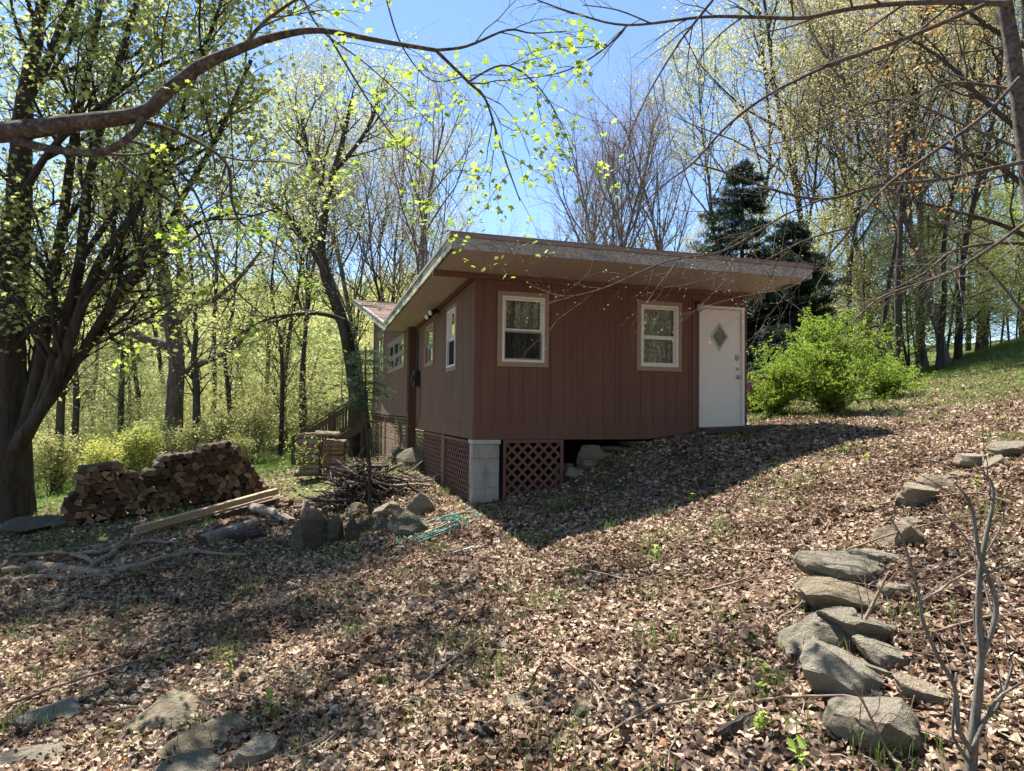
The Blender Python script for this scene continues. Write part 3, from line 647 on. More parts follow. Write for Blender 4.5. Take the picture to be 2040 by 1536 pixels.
def rock(px, py, wpx, hpx, label, flat=1.0, yaw=None, tilt=(0, 0), dep=.9, seed=0, matl=None, sink=.3, cuts=7, xy=None, name='fieldstone', cat='stone', group='stones of the tumbled edging', pts=None):
    base = G(px, py) if xy is None else np.array([xy[0], xy[1], gz(*xy)])
    d = (base-CAM)@Fv; w_ = wpx*1.08/FPX*d/2; h_ = hpx/FPX*d; rr = random.Random(seed*7+3)
    bm = bmesh.new(); bmesh.ops.create_icosphere(bm, subdivisions=4, radius=1)
    V = np.array([v.co[:] for v in bm.verts]); nr_ = np.random.default_rng(seed+5)
    for c_ in range(cuts):
        nn = nr_.normal(size=3); nn /= np.linalg.norm(nn); dd = nr_.uniform(.5, .82); s_ = V@nn-dd; V = np.where(s_[:, None] > 0, V-nn*s_[:, None]*.93, V)
    if flat < 1: V[:, 2] = np.clip(V[:, 2], -1, .45)
    ph = nr_.uniform(0, 6, 9)
    for fr_, am in ((2.3, .06), (5.1, .03), (13, .02), (27, .009)):
        V = V*(1+am*(np.sin(V[:, 0:1]*fr_+ph[0])*np.sin(V[:, 1:2]*fr_*1.2+ph[1])+np.sin(V[:, 2:3]*fr_*2.1+ph[2])*.7))
    V = V/np.abs(V).max(0); V = V*np.array([w_, w_*dep, h_*(.5+sink*.5)/1.0*1.0])
    ry, rx = tilt; Mr = np.array(Matrix.Rotation(yaw if yaw is not None else -YAW+rr.uniform(-.4, .4), 3, 'Z')@Matrix.Rotation(ry, 3, 'Y')@Matrix.Rotation(rx, 3, 'X'))
    V = V@Mr.T
    off = np.array([0, 0, h_*.5-h_*sink*.5]); fw = np.array([Fv[0], Fv[1], 0]); off = off+fw*w_*dep*.5
    for v, q_ in zip(bm.verts, V): v.co = q_
    me = bpy.data.meshes.new(name); bm.to_mesh(me); bm.free(); me.materials.append(matl or M_rock)
    for p_ in me.polygons: p_.use_smooth = True
    try: me.set_sharp_from_angle(angle=.32)
    except Exception: pass
    o = bpy.data.objects.new(name, me); COL.objects.link(o); o.location = base+off; return tag(o, label, cat, group)
RK = [ # px, py(base), w, h, label, flat, yaw, tilt, dep, seed
 (1775, 1500, 180, 150, 'large pale boulder with a flat sloping top, nearest the camera in the right edging', .65, -.35, (-.16, .05), .75, 41),
 (1700, 1395, 175, 95, 'broad tan slab lying nearly flat just behind the nearest boulder', .5, .7, (.15, .45), .9, 2),
 (1850, 1400, 110, 50, 'low pale green lichened stone right of the broad tan slab', .5, -.5, (.2, .1), .7, 3),
 (1770, 1330, 120, 60, 'angular grey stone propped on the broad tan slab', .6, -.6, (.35, .1), .7, 4),
 (1740, 1350, 100, 38, 'small reddish ledge stone wedged against the tan slab', .5, -.4, (.2, 0), .6, 5),
 (1660, 1295, 160, 100, 'blocky dark-faced boulder with pale left shoulder in the right edging', .7, .15, (-.15, .1), .8, 6),
 (1735, 1275, 170, 70, 'dark overhanging stone under the long striped boulder', .6, .1, (.2, 0), .7, 7),
 (1710, 1215, 185, 75, 'long striped grey boulder with a rounded back', .8, -.2, (.12, .15), .8, 8),
 (1700, 1160, 170, 72, 'wide flat-topped ledge stone with a shaded front', .5, -.05, (.05, .1), .8, 9),
 (1765, 1125, 110, 40, 'smooth low stone just above the flat-topped ledge stone', .5, .2, (.1, .1), .9, 10),
 (1808, 1085, 92, 78, 'pale triangular slab standing up in the middle of the right edging', .5, .5, (.2, .75), .7, 11),
 (1845, 1005, 92, 50, 'rounded speckled stone above the triangular slab', .9, 0, (.1, .2), .8, 12),
 (1880, 975, 74, 34, 'brown hump-backed stone touching the speckled one', .8, -.2, (.15, 0), .8, 13),
 (1921, 950, 50, 16, 'small flat stone below the upper group on the right', .5, 0, (0, .1), .8, 14),
 (1938, 932, 58, 46, 'mossy grey stone at the left of the upper group', .9, .2, (0, .1), .8, 15),
 (1955, 930, 40, 26, 'small tilted brown stone in the middle of the upper group', .6, .2, (-.5, 0), .7, 16),
 (1990, 930, 52, 28, 'leaf-shaped tilted stone right of the small brown one', .6, .2, (-.5, 0), .7, 17),
 (2030, 908, 80, 46, 'dark grey stone at the right end of the upper group', .7, .1, (-.1, .1), .8, 18),
 (1790, 1185, 60, 26, 'small pale stone at the right end of the flat-topped ledge stone', .7, .1, (.1, 0), .8, 20), (1630, 1180, 44, 30, 'small dark stone at the left end of the flat-topped ledge stone', .8, .1, (0, 0), .8, 21), (1830, 1045, 50, 22, 'small stone between the triangular slab and the speckled stone', .7, .3, (0, .1), .8, 22), (1780, 1450, 70, 24, 'thin stone half under the nearest boulder', .5, .2, (.1, 0), .8, 23), (1905, 958, 40, 18, 'small stone just right of the brown hump-backed one', .7, .2, (0, 0), .8, 24),
 (1650, 1340, 46, 26, 'small dark stone tucked under the blocky boulder', .7, .1, (0, 0), .8, 19)]
for r_ in RK: rock(r_[0], r_[1], r_[2]*1.08, r_[3]*.85, r_[4], flat=r_[5], yaw=r_[6], tilt=r_[7], dep=r_[8], seed=r_[9], cuts=12, sink=.5)
for i_, r_ in enumerate([
 (305, 1460, 180, 70, 'broad shaded grey stone in the lower left leaves', .5, .3), (410, 1500, 220, 46, 'long flat slab lying diagonally in the lower left leaves', .4, .75), (500, 1528, 90, 60, 'small pointed grey stone right of the long diagonal slab', .6, .5),
 (90, 1445, 130, 44, 'low flat stone in grass near the left edge', .5, .3), (350, 1560, 130, 60, 'dark angular stone at the bottom edge below the long slab', .6, .4), (1170, 1425, 66, 36, 'small pointed stone poking from the leaves at bottom centre', .7, .6), (1030, 1410, 60, 26, 'flat mossy stone low at bottom centre', .5, .3), (40, 1530, 120, 40, 'pale stone in the bottom left corner', .5, .2), (690, 1545, 60, 20, 'pale chip of stone on the bottom edge left of centre', .5, .2)]):
    rock(r_[0], r_[1], r_[2], r_[3]*.75, r_[4], flat=r_[5], yaw=r_[6], tilt=(0, .2), dep=.55 if i_ == 1 else .8, seed=30+i_, matl=M_rock, sink=.75, cuts=10, group='loose stones in the leaves')
for i_, r_ in enumerate([
 (608, 1098, 84, 64, 'big round mossy boulder at the left end of the left row'), (668, 1085, 40, 50, 'upright dark boulder second in the left row'), (700, 1080, 32, 40, 'narrow dark stone third in the left row'), (735, 1062, 50, 30, 'low dark stone behind the narrow one in the left row'),
 (810, 1068, 84, 52, 'wide grey boulder beside the green hose'), (832, 1030, 64, 46, 'cracked pale boulder just above the green hose'), (775, 1030, 60, 30, 'flat grey stone left of the cracked pale boulder'), (705, 1032, 52, 26, 'half-buried stone below the brush pile'),
 (822, 935, 62, 38, 'dark boulder against the lattice near the corner post'), (793, 925, 34, 34, 'small dark boulder left of the one at the corner post'), (760, 1060, 40, 26, 'small dark stone in the middle of the left row'),
 (55, 1062, 110, 26, 'low flat rock at the foot of the big maple'), (115, 1058, 60, 22, 'small low rock between the big maple and the wood stack')]):
    rock(*r_[:3], r_[3]*1.15, r_[4], flat=1, tilt=(0, .1), dep=.8, seed=60+i_, matl=M_rockd if i_ not in (5, 6) else M_rock, cuts=8, group='boulders of the left row')
for i_, r_ in enumerate([(1.62, -.02, .17, .17, 'pale rounded stone just under the sill right of the lattice'), (1.95, .12, .3, .3, 'broad stone under the sill'), (1.55, -.3, .2, .16, 'stone with a rounded back at the foot of the front lattice'), (1.80, -.34, .17, .14, 'knobbly stone beside the front lattice'), (2.02, -.2, .2, .1, 'low stone below the broad sill stone'),
  (2.35, .06, .3, .12, 'flat stacked stone under the wall middle'), (2.75, .05, .33, .08, 'thin slab stone under the wall middle'), (3.15, .04, .3, .06, 'thin slab stone left of the door'), (2.4, -.35, .25, .05, 'tilted flat slab half covered by soil'), (1.5, .12, .2, .3, 'dark stone in the shadow behind the lattice edge'), (3.55, .0, .25, .04, 'low slab just left of the door')]):
    x, y, w_, h_ = r_[:4]; dd = (np.array([x, y, 0])-CAM)@Fv
    rock(0, 0, w_*2/dd*FPX*.85, h_*1.35/dd*FPX, r_[4], flat=.7, dep=.7, seed=80+i_, xy=(x, y), sink=.25, matl=M_rock if i_ < 5 else M_rockd, group='footing stones under the cabin')
# ------------------------------------------------------------------ wood
def woodend(N, t):
    co = N('TexCoord').outputs['Object']; n1 = noise(N, co, 14, 5, .7)
    rd = N('NewGeometry').outputs['Random Per Island']
    oi = N('ObjectInfo').outputs['Random']; gr_ = noise(N, mapped(N, co, (18, 18, 60)), 1, 5, .7)
    c1 = ramp(N, oi, [(0, (.06, .038, .027)), (.4, (.13, .08, .055)), (.75, (.24, .155, .10)), (1, (.42, .28, .19))])
    col = mixc(N, 1.0, c1, ramp(N, gr_, [(.3, (.45, .42, .4)), (.65, (1, 1, 1))]), 'MULTIPLY'); return pbsdf(N, col, .9, bump(N, noise(N, co, 70, 4), .5, .006), .1)
M_end = mat('split_wood_end', woodend); M_bark = m_bark('dark_log_bark', (.03, .024, .02), (.12, .10, .085), 12); M_barkp = m_bark('grey_log_bark', (.14, .12, .10), (.34, .29, .24), 9)
M_lum = m_simple('weathered_lumber', (.34, .245, .155), .85, .4, 5, stretch=(1, 12, 12), bst=.5); M_silver = m_bark('silvered_deadwood', (.13, .095, .07), (.40, .31, .23), 14)
M_vine = m_leaf('bright_new_leaf', [(0, (.14, .24, .02)), (.5, (.30, .42, .06)), (1, (.54, .60, .14))], .55, .8)
# long stack: a jittered honeycomb of log ends standing on a line on the ground
A = P(128, 1050, 11.3)[:2]; B = P(528, 985, 13.2)[:2]; dirv = (B-A)/np.linalg.norm(B-A); LEN = np.linalg.norm(B-A); nrm = np.array([dirv[1], -dirv[0]])
if nrm@(CAM[:2]-A) < 0: nrm = -nrm
prof = [(0, .45), (.05, .62), (.06, .98), (.24, 1.02), (.27, .78), (.33, .68), (.40, .80), (.45, .98), (.55, .98), (.62, 1.02), (.67, 1.16), (.80, 1.06), (.87, .86), (.93, .55), (1.0, .15)]
pr = lambda s: np.interp(s, [a for a, _ in prof], [b_ for _, b_ in prof])
cw, ch = .126, .110; ncol = int(LEN/cw); nrow = 12; jv = {}
def hv(r, c, s_):  # shared jittered corner
    key = (r, c)
    if key not in jv: jv[key] = (R_.uniform(-.3, .3)*cw, R_.uniform(-.3, .3)*ch)
    return jv[key]
logs = 0
for r in range(nrow):
    for c in range(ncol+1):
        xc = (c+(.5 if r % 2 else 0))*cw; s_ = xc/LEN
        if s_ > 1.02 or (r+.6)*ch > pr(min(s_, 1))+R_.uniform(-.02, .02): continue
        zc = (r+.5)*ch; k2 = 2*c+(1 if r % 2 else 0)
        ring_ = [(k2, 2*r-1 if 0 else 3*r), (k2+1, 3*r+1), (k2+1, 3*r+3-0), (k2, 3*r+4), (k2-1, 3*r+3), (k2-1, 3*r+1)]
        off6 = [(0, -.66), (.5, -.33), (.5, .33), (0, .66), (-.5, .33), (-.5, -.33)]
        top = (r+1.6)*ch > pr(min(s_, 1))
        poly = []
        for (kk, rr), (ox, oz) in zip(ring_, off6):
            j = hv(kk, round((rr)), 0); poly.append([ox*cw+j[0], oz*ch+j[1]])
        poly = np.array(poly)
        if top and R_.random() < .75:  # round-backed logs with the bark up
            an = np.linspace(0, math.pi, 7); rad_ = R_.uniform(.075, .10); poly = np.array([[math.cos(q_)*rad_, math.sin(q_)*rad_*.95-.03] for q_ in an]+[[-rad_*.6, -.05], [rad_*.5, -.055]])
        elif R_.random() < .35: poly = np.delete(poly, R_.randrange(6), 0)
        poly = (poly-poly.mean(0)*(1 if top else .3))*R_.uniform(.95, 1.0)
        xy = A+dirv*xc; fr_ = R_.uniform(-.05, .07); Lg = R_.uniform(.5, .6); n = len(poly)
        mb = MB(); V = []
        for dd, sc2 in ((fr_, 1), (fr_-.06, .99), (fr_-Lg*.5, 1.02), (fr_-Lg, .98)):
            for p_ in poly: q2 = xy+dirv*p_[0]*sc2+nrm*dd; V.append((q2[0], q2[1], p_[1]*sc2))
        zb = gz(*(A+dirv*xc))*0+np.interp(s_, [0, 1], [gz(*A), gz(*B)])+.05
        V = np.array(V); V[:, 2] += zb+zc; o0 = np.array([xy[0], xy[1], zb+zc])
        mb.add(V, [[k_*n+i_, k_*n+(i_+1) % n, (k_+1)*n+(i_+1) % n, (k_+1)*n+i_] for k_ in range(3) for i_ in range(n)], 1)
        mb.f.append((np.array([list(range(n))]), 0)); mb.f.append((np.array([[3*n+i_ for i_ in range(n-1, -1, -1)]]), 0))
        third = ['left end', 'left middle', 'centre', 'right middle', 'right end'][min(4, int(max(s_, 0)*5))]
        lab = (f'bark-topped log on the uneven top of the long firewood stack, {third}' if top else f'split log in the {["lowest", "second", "third", "fourth", "fifth", "sixth", "seventh", "eighth", "ninth", "tenth", "eleventh", "twelfth"][r]} course of the long firewood stack, {third}')
        o = mb.build('firewood_log', [M_end, M_bark], label=lab, cat='log', group='split logs of the long firewood stack', org=o0); recalc(o); logs += 1
mb = MB(); q_ = A-dirv*.1+nrm*.18; q2 = A+dirv*2.0+nrm*.2
mb.tube([(q_[0], q_[1], gz(*q_)+.04), (q2[0], q2[1], gz(*A)+.16)], .022, 6); mb.build('pole', M_bark, label='thin pole lying along the front foot of the long firewood stack', cat='pole')
# the second stack by the stairs: logs seen from the side, two columns
def sidelog(a, b_, r, label, group, matl=None, seed=0, name='firewood_log', taper=1, bend=0, k=9, cat='log', squash=.75):
    a = np.array(a, float); b_ = np.array(b_, float); rr = np.random.default_rng(seed); n = 7; t = np.linspace(0, 1, n)[:, None]; pts = a+(b_-a)*t
    pts = pts+np.c_[rr.normal(0, r*.08, n), rr.normal(0, r*.08, n), rr.normal(0, r*.1, n)+bend*np.sin(t[:, 0]*math.pi)]
    mb = MB(); prof_ = 1+.16*rr.normal(size=k); ts = (b_-a)/np.linalg.norm(b_-a); sd = np.cross(ts, (0, 0, 1)); sd /= np.linalg.norm(sd); up = np.cross(sd, ts); an = np.arange(k)*2*math.pi/k
    V = []
    for i_ in range(n):
        rad = r*(1+(taper-1)*i_/(n-1))*(.94 if i_ in (0, n-1) else 1)*prof_*(1+.04*rr.normal(size=k))
        V += [pts[i_]+sd*math.cos(q_)*rad[j]+up*math.sin(q_)*rad[j]*squash for j, q_ in enumerate(an)]
    mb.add(V, [[i_*k+j, i_*k+(j+1) % k, (i_+1)*k+(j+1) % k, (i_+1)*k+j] for i_ in range(n-1) for j in range(k)], 1)
    mb.f.append((np.array([list(range(k))]), 0)); mb.f.append((np.array([[(n-1)*k+j for j in range(k-1, -1, -1)]]), 0))
    o = mb.build(name, [M_end, matl or M_bark], label=label, cat=cat, group=group, org=(a+b_)/2); recalc(o); return o
S0 = P(640, 945, 13.6); sd_ = np.array([math.cos(YAW), -math.sin(YAW), 0]); fw_ = np.array([math.sin(YAW), math.cos(YAW), 0]); zb = gz(S0[0], S0[1])+.08
M_splw = m_bark('split_wood_side', (.11, .06, .042), (.30, .19, .13), 10); M_palew = m_bark('grey_split_wood', (.13, .10, .08), (.36, .29, .23), 10)
for side, u0, u1 in ((0, -.50, -.04), (1, 0.03, .46)):
    z_ = zb+.05; i_ = 0
    while z_ < zb+(.74 if side else .70):
        h_ = R_.uniform(.045, .07); hn = ['at the foot of', 'low in', 'in the middle of', 'high in'][min(3, int((z_-zb)/.22))]
        for dd in (0, .16):
            lab = (f"reddish split log {hn} the tall stack's right column by the stairs" if side else f"split log {hn} the tall stack's left column by the stairs")
            j_ = R_.uniform(-.03, .03); p0 = S0+sd_*(u0+j_)+fw_*dd; p1 = S0+sd_*(u1+j_*.5)+fw_*dd; p0[2] = z_+R_.uniform(-.01, .01); p1[2] = z_+R_.uniform(-.01, .01)
            sidelog(p0, p1, h_, lab, 'split logs of the tall stack by the stairs', M_splw if (side or R_.random() < .3) else M_palew, i_+side*40+int(dd*10), squash=.95, k=7)
        z_ += h_*1.85; i_ += 1
for i_, (u0, u1) in enumerate(((-.52, -.08), (-.14, .36))):
    p0 = S0+sd_*u0+fw_*.05; p1 = S0+sd_*u1+fw_*.05; p0[2] = zb+.81+.03*i_; p1[2] = zb+.83
    sidelog(p0, p1, .065, 'pale grey log laid across the top of the tall stack, '+('left one' if i_ == 0 else 'right one'), 'split logs of the tall stack by the stairs', M_palew, 77+i_)
mb = MB()
for u_ in (-.5, .35):
    p0 = S0+sd_*u_; p1 = p0+fw_*.3; mb.bar((p0[0], p0[1], zb-.0), (p1[0], p1[1], zb-.0), .09, .09)
mb.bar(tuple((S0+sd_*-.55)[:2])+(zb+.0,), tuple((S0+sd_*.5)[:2])+(zb+.0,), .05, .05); mb.build('stack_skid', M_rail, label='dark timber skid under the tall firewood stack by the stairs', cat='skid')
# climbing plant on it
mb = MB(); rt = empty('climbing_plant', S0+sd_*-.3-fw_*.12+np.array([0, 0, -.0]), 'bright green leafy vine growing up the front of the tall firewood stack', 'plant')
lp = []
for k_ in range(5):
    p = np.array([-.35+.14*k_, -.1, -.02]); pts = [p.copy()]
    for q_ in range(9): p = p+np.array([R_.uniform(-.035, .045), R_.uniform(-.02, .01), .09]); pts.append(p.copy())
    pts = [pp[0]*sd_+pp[1]*fw_+np.array([0, 0, pp[2]]) for pp in pts[:R_.randint(6, 10)]]; mb.tube(pts, .004, 4); lp += pts[2:]
mb.build('stem', M_twig, rt); lp = np.repeat(np.array(lp), 6, 0); n = len(lp); lp = lp+NR.normal(0, .035, (n, 3)); X, Y, Z = rand_rot(n, .8); mb = MB()
KITE = np.array([[-1, 0, 0], [-.1, -.55, .08], [1, 0, -.1], [-.1, .55, .08]]); shape_add(mb, lp, X, Y, Z, NR.uniform(.015, .03, n), KITE, [[[0, 1, 2, 3]]]); mb.build('leaves', M_vine, rt)
# planks: two long timbers leaning over each other towards the brush pile
def beam(a, b_, w_, h_, label, m_=None, name='timber', cat='timber'):
    mb = MB(); a = np.array(a); b_ = np.array(b_); o = (a+b_)/2; mb.bar(a-o, b_-o, w_, h_); ob = mb.build(name, m_ or M_lum, label=label, cat=cat); ob.location = o; bv = ob.modifiers.new('b', 'BEVEL'); bv.width = .006; return ob
def gp2(px, py, dz): p = G(px, py); p[2] += dz; return p
a = P(268, 1056, 10.3); b_ = P(552, 978, 11.9); beam(a, b_, .13, .10, 'long pale squared timber propped over the logs in front of the firewood stack')
a2 = P(262, 1070, 10.4); b2 = P(540, 992, 12.1); beam(a2, b2, .13, .08, 'darker squared timber under the long pale one')
a3 = P(430, 1032, 11.2); b3 = P(556, 996, 12.0); beam(a3, b3, .11, .10, 'short dark board under the right end of the long timber', M_rail)
beam(P(388, 1046, 11), P(430, 1030, 11.3), .1, .13, 'short block of timber under the middle of the long timber', M_rail, 'timber_block')
# round logs and others (px ends)
def lg(x0, y0, x1, y1, r, lab, m_=None, dz=.0, taper=.85, bend=0, name='round_log', seed=0, cat='log', sq=1.0, grp='loose round logs near the boulders'):
    a = gp2(x0, y0, r*.75+dz); b_ = gp2(x1, y1, r*.75+dz); return sidelog(a, b_, r, lab, grp, m_ or M_barkp, seed, name, taper, bend, 12, cat, sq)
lg(392, 1080, 478, 1050, .085, 'dark round log lying behind the big pale log', M_bark, seed=1); lg(402, 1092, 508, 1052, .105, 'big pale grey round log nearest the camera beside the boulder', seed=2)
lg(468, 1085, 515, 1070, .10, 'short dark log against the right end of the big pale log', M_bark, seed=3); lg(420, 1062, 476, 1040, .07, 'thin brown log behind the pair of round logs', M_splw, seed=4)
lg(500, 1025, 556, 1040, .075, 'short white-barked log crossing the dark one', dz=.08, seed=5); lg(545, 1032, 580, 1048, .075, 'mottled short log right of the white-barked one', dz=.03, seed=6)
lg(482, 1050, 560, 1050, .085, 'dark log under the white-barked one', M_bark, seed=7); lg(555, 1012, 580, 1012, .09, 'short reddish log behind the forked stump', M_splw, seed=8)
p0 = gp2(606, 1040, .0); mb = MB(); mb.tube([p0, p0+np.array([0, 0, .12]), p0+np.array([.02, .02, .36])], [.075, .065, .05], 9, wob=.08); mb.tube([p0+np.array([.0, 0, .22]), p0+np.array([.25, .0, .16]), p0+np.array([.42, -.02, .04])], [.06, .05, .045], 8, wob=.08)
mb.build('forked_stump', M_silver, label='upright forked grey stump piece between the logs and the brush pile', cat='stump', smooth=True)
# weathered dead branches, left
def dead(pts, rad, lab, m_=None, name='dead_branch', kids=0, k=7, up=.04, grp='weathered dead branches on the slope', cat='branch'):
    W_ = [gp2(x, y, dz+up) for x, y, dz in pts]; W_ = np.array(W_); t0 = np.linspace(0, 1, len(W_)); t1 = np.linspace(0, 1, len(W_)*4)
    Q = np.c_[[np.interp(t1, t0, W_[:, c]) for c in range(3)]].T; Q[1:-1] = (Q[:-2]+Q[1:-1]*2+Q[2:])/4; rd = np.interp(t1, np.linspace(0, 1, len(rad)), rad)
    Q += NR.normal(0, .45, Q.shape)*rd[:, None]*.6; o0 = Q[0].copy(); mb = MB(); mb.tube(Q-o0, rd*NR.uniform(.85, 1.15, len(rd)), k, wob=.14)
    for _ in range(kids):
        i_ = R_.randint(2, len(Q)-3); d_ = Q[i_+1]-Q[i_]; d_ /= np.linalg.norm(d_); sdv = np.cross(d_, (0, 0, 1))*R_.choice((-1, 1)); L_ = R_.uniform(.15, .6); p = Q[i_]-o0; c_ = [p]
        for s2 in range(3): p = p+(d_*.7+sdv*.5+np.array([0, 0, R_.uniform(-.05, .22)]))*L_/3; c_.append(p)
        mb.tube(c_, [rd[i_]*.55, rd[i_]*.4, rd[i_]*.28, rd[i_]*.12], 5)
    o = mb.build(name, m_ or M_silver, smooth=True, label=lab, cat=cat, group=grp); o.location = o0; return o
dead([(5, 1150, .05), (90, 1135, .03), (180, 1150, .0), (280, 1135, 0), (380, 1108, .02), (440, 1112, .02), (490, 1112, 0)], [.05, .06, .055, .05, .04, .02, .015], 'longest silvery dead branch, running right from the left edge', kids=3)
dead([(0, 1163, .0), (60, 1155, .0), (130, 1158, 0), (230, 1152, 0)], [.03, .035, .03, .02], 'pale split dead branch just below the longest one', kids=1)
dead([(0, 1146, .04), (20, 1128, .12), (60, 1122, .08), (120, 1118, .10), (190, 1130, .04)], [.03, .03, .028, .025, .02], 'crooked dead branch with a raised fork at the left edge', kids=3)
dead([(150, 1115, .02), (200, 1110, .04), (250, 1095, .03), (300, 1085, .02), (358, 1088, .0)], [.03, .04, .035, .03, .02], 'dead branch behind the longest one, ending below the timbers', kids=3)
dead([(170, 1145, .0), (215, 1120, .06), (255, 1092, .16)], [.03, .045, .03], 'stubby dead branch slanting up across the others', kids=1)
dead([(140, 1110, .02), (165, 1120, .06), (190, 1133, .03)], [.02, .03, .02], 'short broken dead branch lying crosswise', kids=1)
dead([(0, 1425, .01), (110, 1385, .02), (250, 1335, .01), (330, 1310, 0)], [.014, .013, .010, .006], 'long straight stick crossing the lower left corner', k=5, name='fallen_stick', grp='fallen sticks', cat='stick')
SK = [((240, 1420, 0), (330, 1415, .02), (420, 1405, 0), (480, 1395, .03), (610, 1440, 0), 'thin dark stick arching over the broad shaded stone'),
 ((825, 1385, 0), (900, 1330, .02), (960, 1285, .03), (1020, 1258, 0), 'bleached forked stick left of the bottom centre'),
 ((540, 1532, 0), (640, 1505, .0), (740, 1462, .0), 'pale stick on the bottom edge left of centre'), ((880, 1165, 0), (800, 1170, .0), (730, 1200, 0), 'thin dark stick below the green hose'),
 ((1160, 1140, .0), (1260, 1168, .02), (1370, 1140, 0), 'long dark stick in the sunlit leaves right of the shadow tip'), ((1400, 1185, 0), (1480, 1170, .02), (1520, 1135, .03), 'dark stick pointing up towards the flat-topped ledge stone'),
 ((1180, 1490, 0), (1300, 1430, .03), (1400, 1410, .02), (1475, 1390, 0), 'knobbly stick across the bottom centre'), ((1475, 1412, 0), (1560, 1408, .02), (1680, 1408, .03), (1760, 1425, .02), 'straight twiggy stick leading to the nearest boulder'),
 ((1120, 1320, 0), (1180, 1370, .02), (1230, 1440, .0), 'pale curved stick at the bottom centre'), ((1750, 1015, .02), (1830, 1005, .03), (1950, 998, .05), (2040, 1025, .04), 'long branch lying behind the triangular slab'),
 ((1670, 1115, .02), (1800, 1090, .1), (1930, 1060, .1), (2040, 1050, .05), 'long thin branch draped over the edging'), ((1380, 1095, .02), (1500, 1110, .02), (1640, 1130, .03), 'thin branch left of the flat-topped ledge stone'),
 ((1540, 1250, .0), (1590, 1230, .04), (1615, 1215, .1), 'short stick poking from the blocky boulder'), ((1560, 1155, 0), (1585, 1185, .01), 'short curled piece of bark left of the edging'), ((620, 1500, 0), (680, 1470, .02), (560, 1560, 0), 'kinked stick near the bottom left'),
 ((980, 640+560, 0), (1060, 1230, .02), (1150, 1215, 0), 'thin stick in dappled light at the centre'), ((1830, 1230, .05), (1900, 1190, .08), (2040, 1130, .1), 'long thin stick right of the edging'), ((1860, 1270, .0), (1960, 1250, .03), (2040, 1240, .03), 'pale stick near the right edge')]
for s_ in SK: dead(list(s_[:-1]), [.009, .008, .006, .003], s_[-1], R_.choice([M_silver, M_twig]), 'fallen_stick', 2, 5, .03, 'fallen sticks', 'stick')
for xa, ya, xb, yb, r, lab in ((1430, 1478, 1505, 1432, .035, 'dark broken log piece at the bottom right of centre'), (1485, 1462, 1512, 1440, .03, 'stubby log piece beside the broken one'), (1330, 1370, 1345, 1330, .015, 'short upright splinter in the leaves')):
    lg(xa, ya, xb, yb, r, lab, M_bark, seed=int(xa), grp='broken log pieces in the leaves', name='broken_branch', cat='branch')
# brush pile
mb = MB(); c0 = G(722, 1012); 
for _ in range(420):
    an = R_.uniform(0, 6.283); rr = abs(R_.gauss(0, .48)); rr = min(rr, 1.15); hh = max(0, .62*(1-rr/1.15))*R_.random()
    x, y = c0[0]+math.cos(an)*rr, c0[1]+.45+math.sin(an)*rr*.75; z_ = gz(x, y)+.03+hh; L_ = R_.uniform(.35, 1.1); th = R_.uniform(0, 6.283); el_ = R_.uniform(-.5, .55); d_ = np.array([math.cos(th)*math.cos(el_), math.sin(th)*math.cos(el_), math.sin(el_)]); r0 = R_.choice([.006, .01, .014, .022, .03]); p = np.array([x, y, z_]); pts = [p-d_*L_/2]
    for q_ in range(4): d_ = d_+np.array([R_.gauss(0, .16) for _ in range(3)]); d_ /= np.linalg.norm(d_); pts.append(pts[-1]+d_*L_/4)
    pts = np.array(pts); pts[:, 2] = np.maximum(pts[:, 2], gz(pts[:, 0], pts[:, 1])+r0); mb.tube(pts, np.linspace(r0, r0*.5, 5), 5, m=R_.choice([0, 0, 1]))
mb.build('brush_pile', [M_bark, M_barkp], kind='stuff', label='tangled heap of dead branches between the stairs and the boulders')
# garden hose
mb = MB(); HC = G(880, 1058); pts = []; tt = np.linspace(0, 1, 260)
for t_ in tt:
    an = t_*2*math.pi*4.1+.6; ra = .40+.13*math.sin(t_*17)-.08*t_; x = HC[0]+math.cos(an)*ra*1.05+.05*math.sin(t_*31); y = HC[1]+.25+math.sin(an)*ra*.95+.06*math.cos(t_*17); pts.append((x, y, gz(x, y)+.03+.02*t_+.012*math.sin(an*3)))
e_ = pts[-1]
for px, py in ((960, 1030), (995, 1018), (985, 1008), (930, 1010), (880, 1040)):
    p = G(px, py); pts.append((p[0], p[1], p[2]+.02))
pts = np.array(pts); mb.tube(pts-pts[0], .0095, 7); ho = mb.build('garden_hose', m_simple('teal_hose', (.015, .17, .13), .4, .15, 5, spec=.5), smooth=True, label='coiled teal green garden hose lying at the corner of the cabin', cat='hose'); ho.location = pts[0]
mb = MB(); Q = np.array([gp2(x, y, .02) for x, y in ((905, 1104), (925, 1098), (945, 1092))]); mb.tube(Q-Q[0], .011, 7); h2 = mb.build('hose_end', ho.data.materials[0], label='short loose end of teal hose in the sunlit leaves below the coil', cat='hose'); h2.location = Q[0]
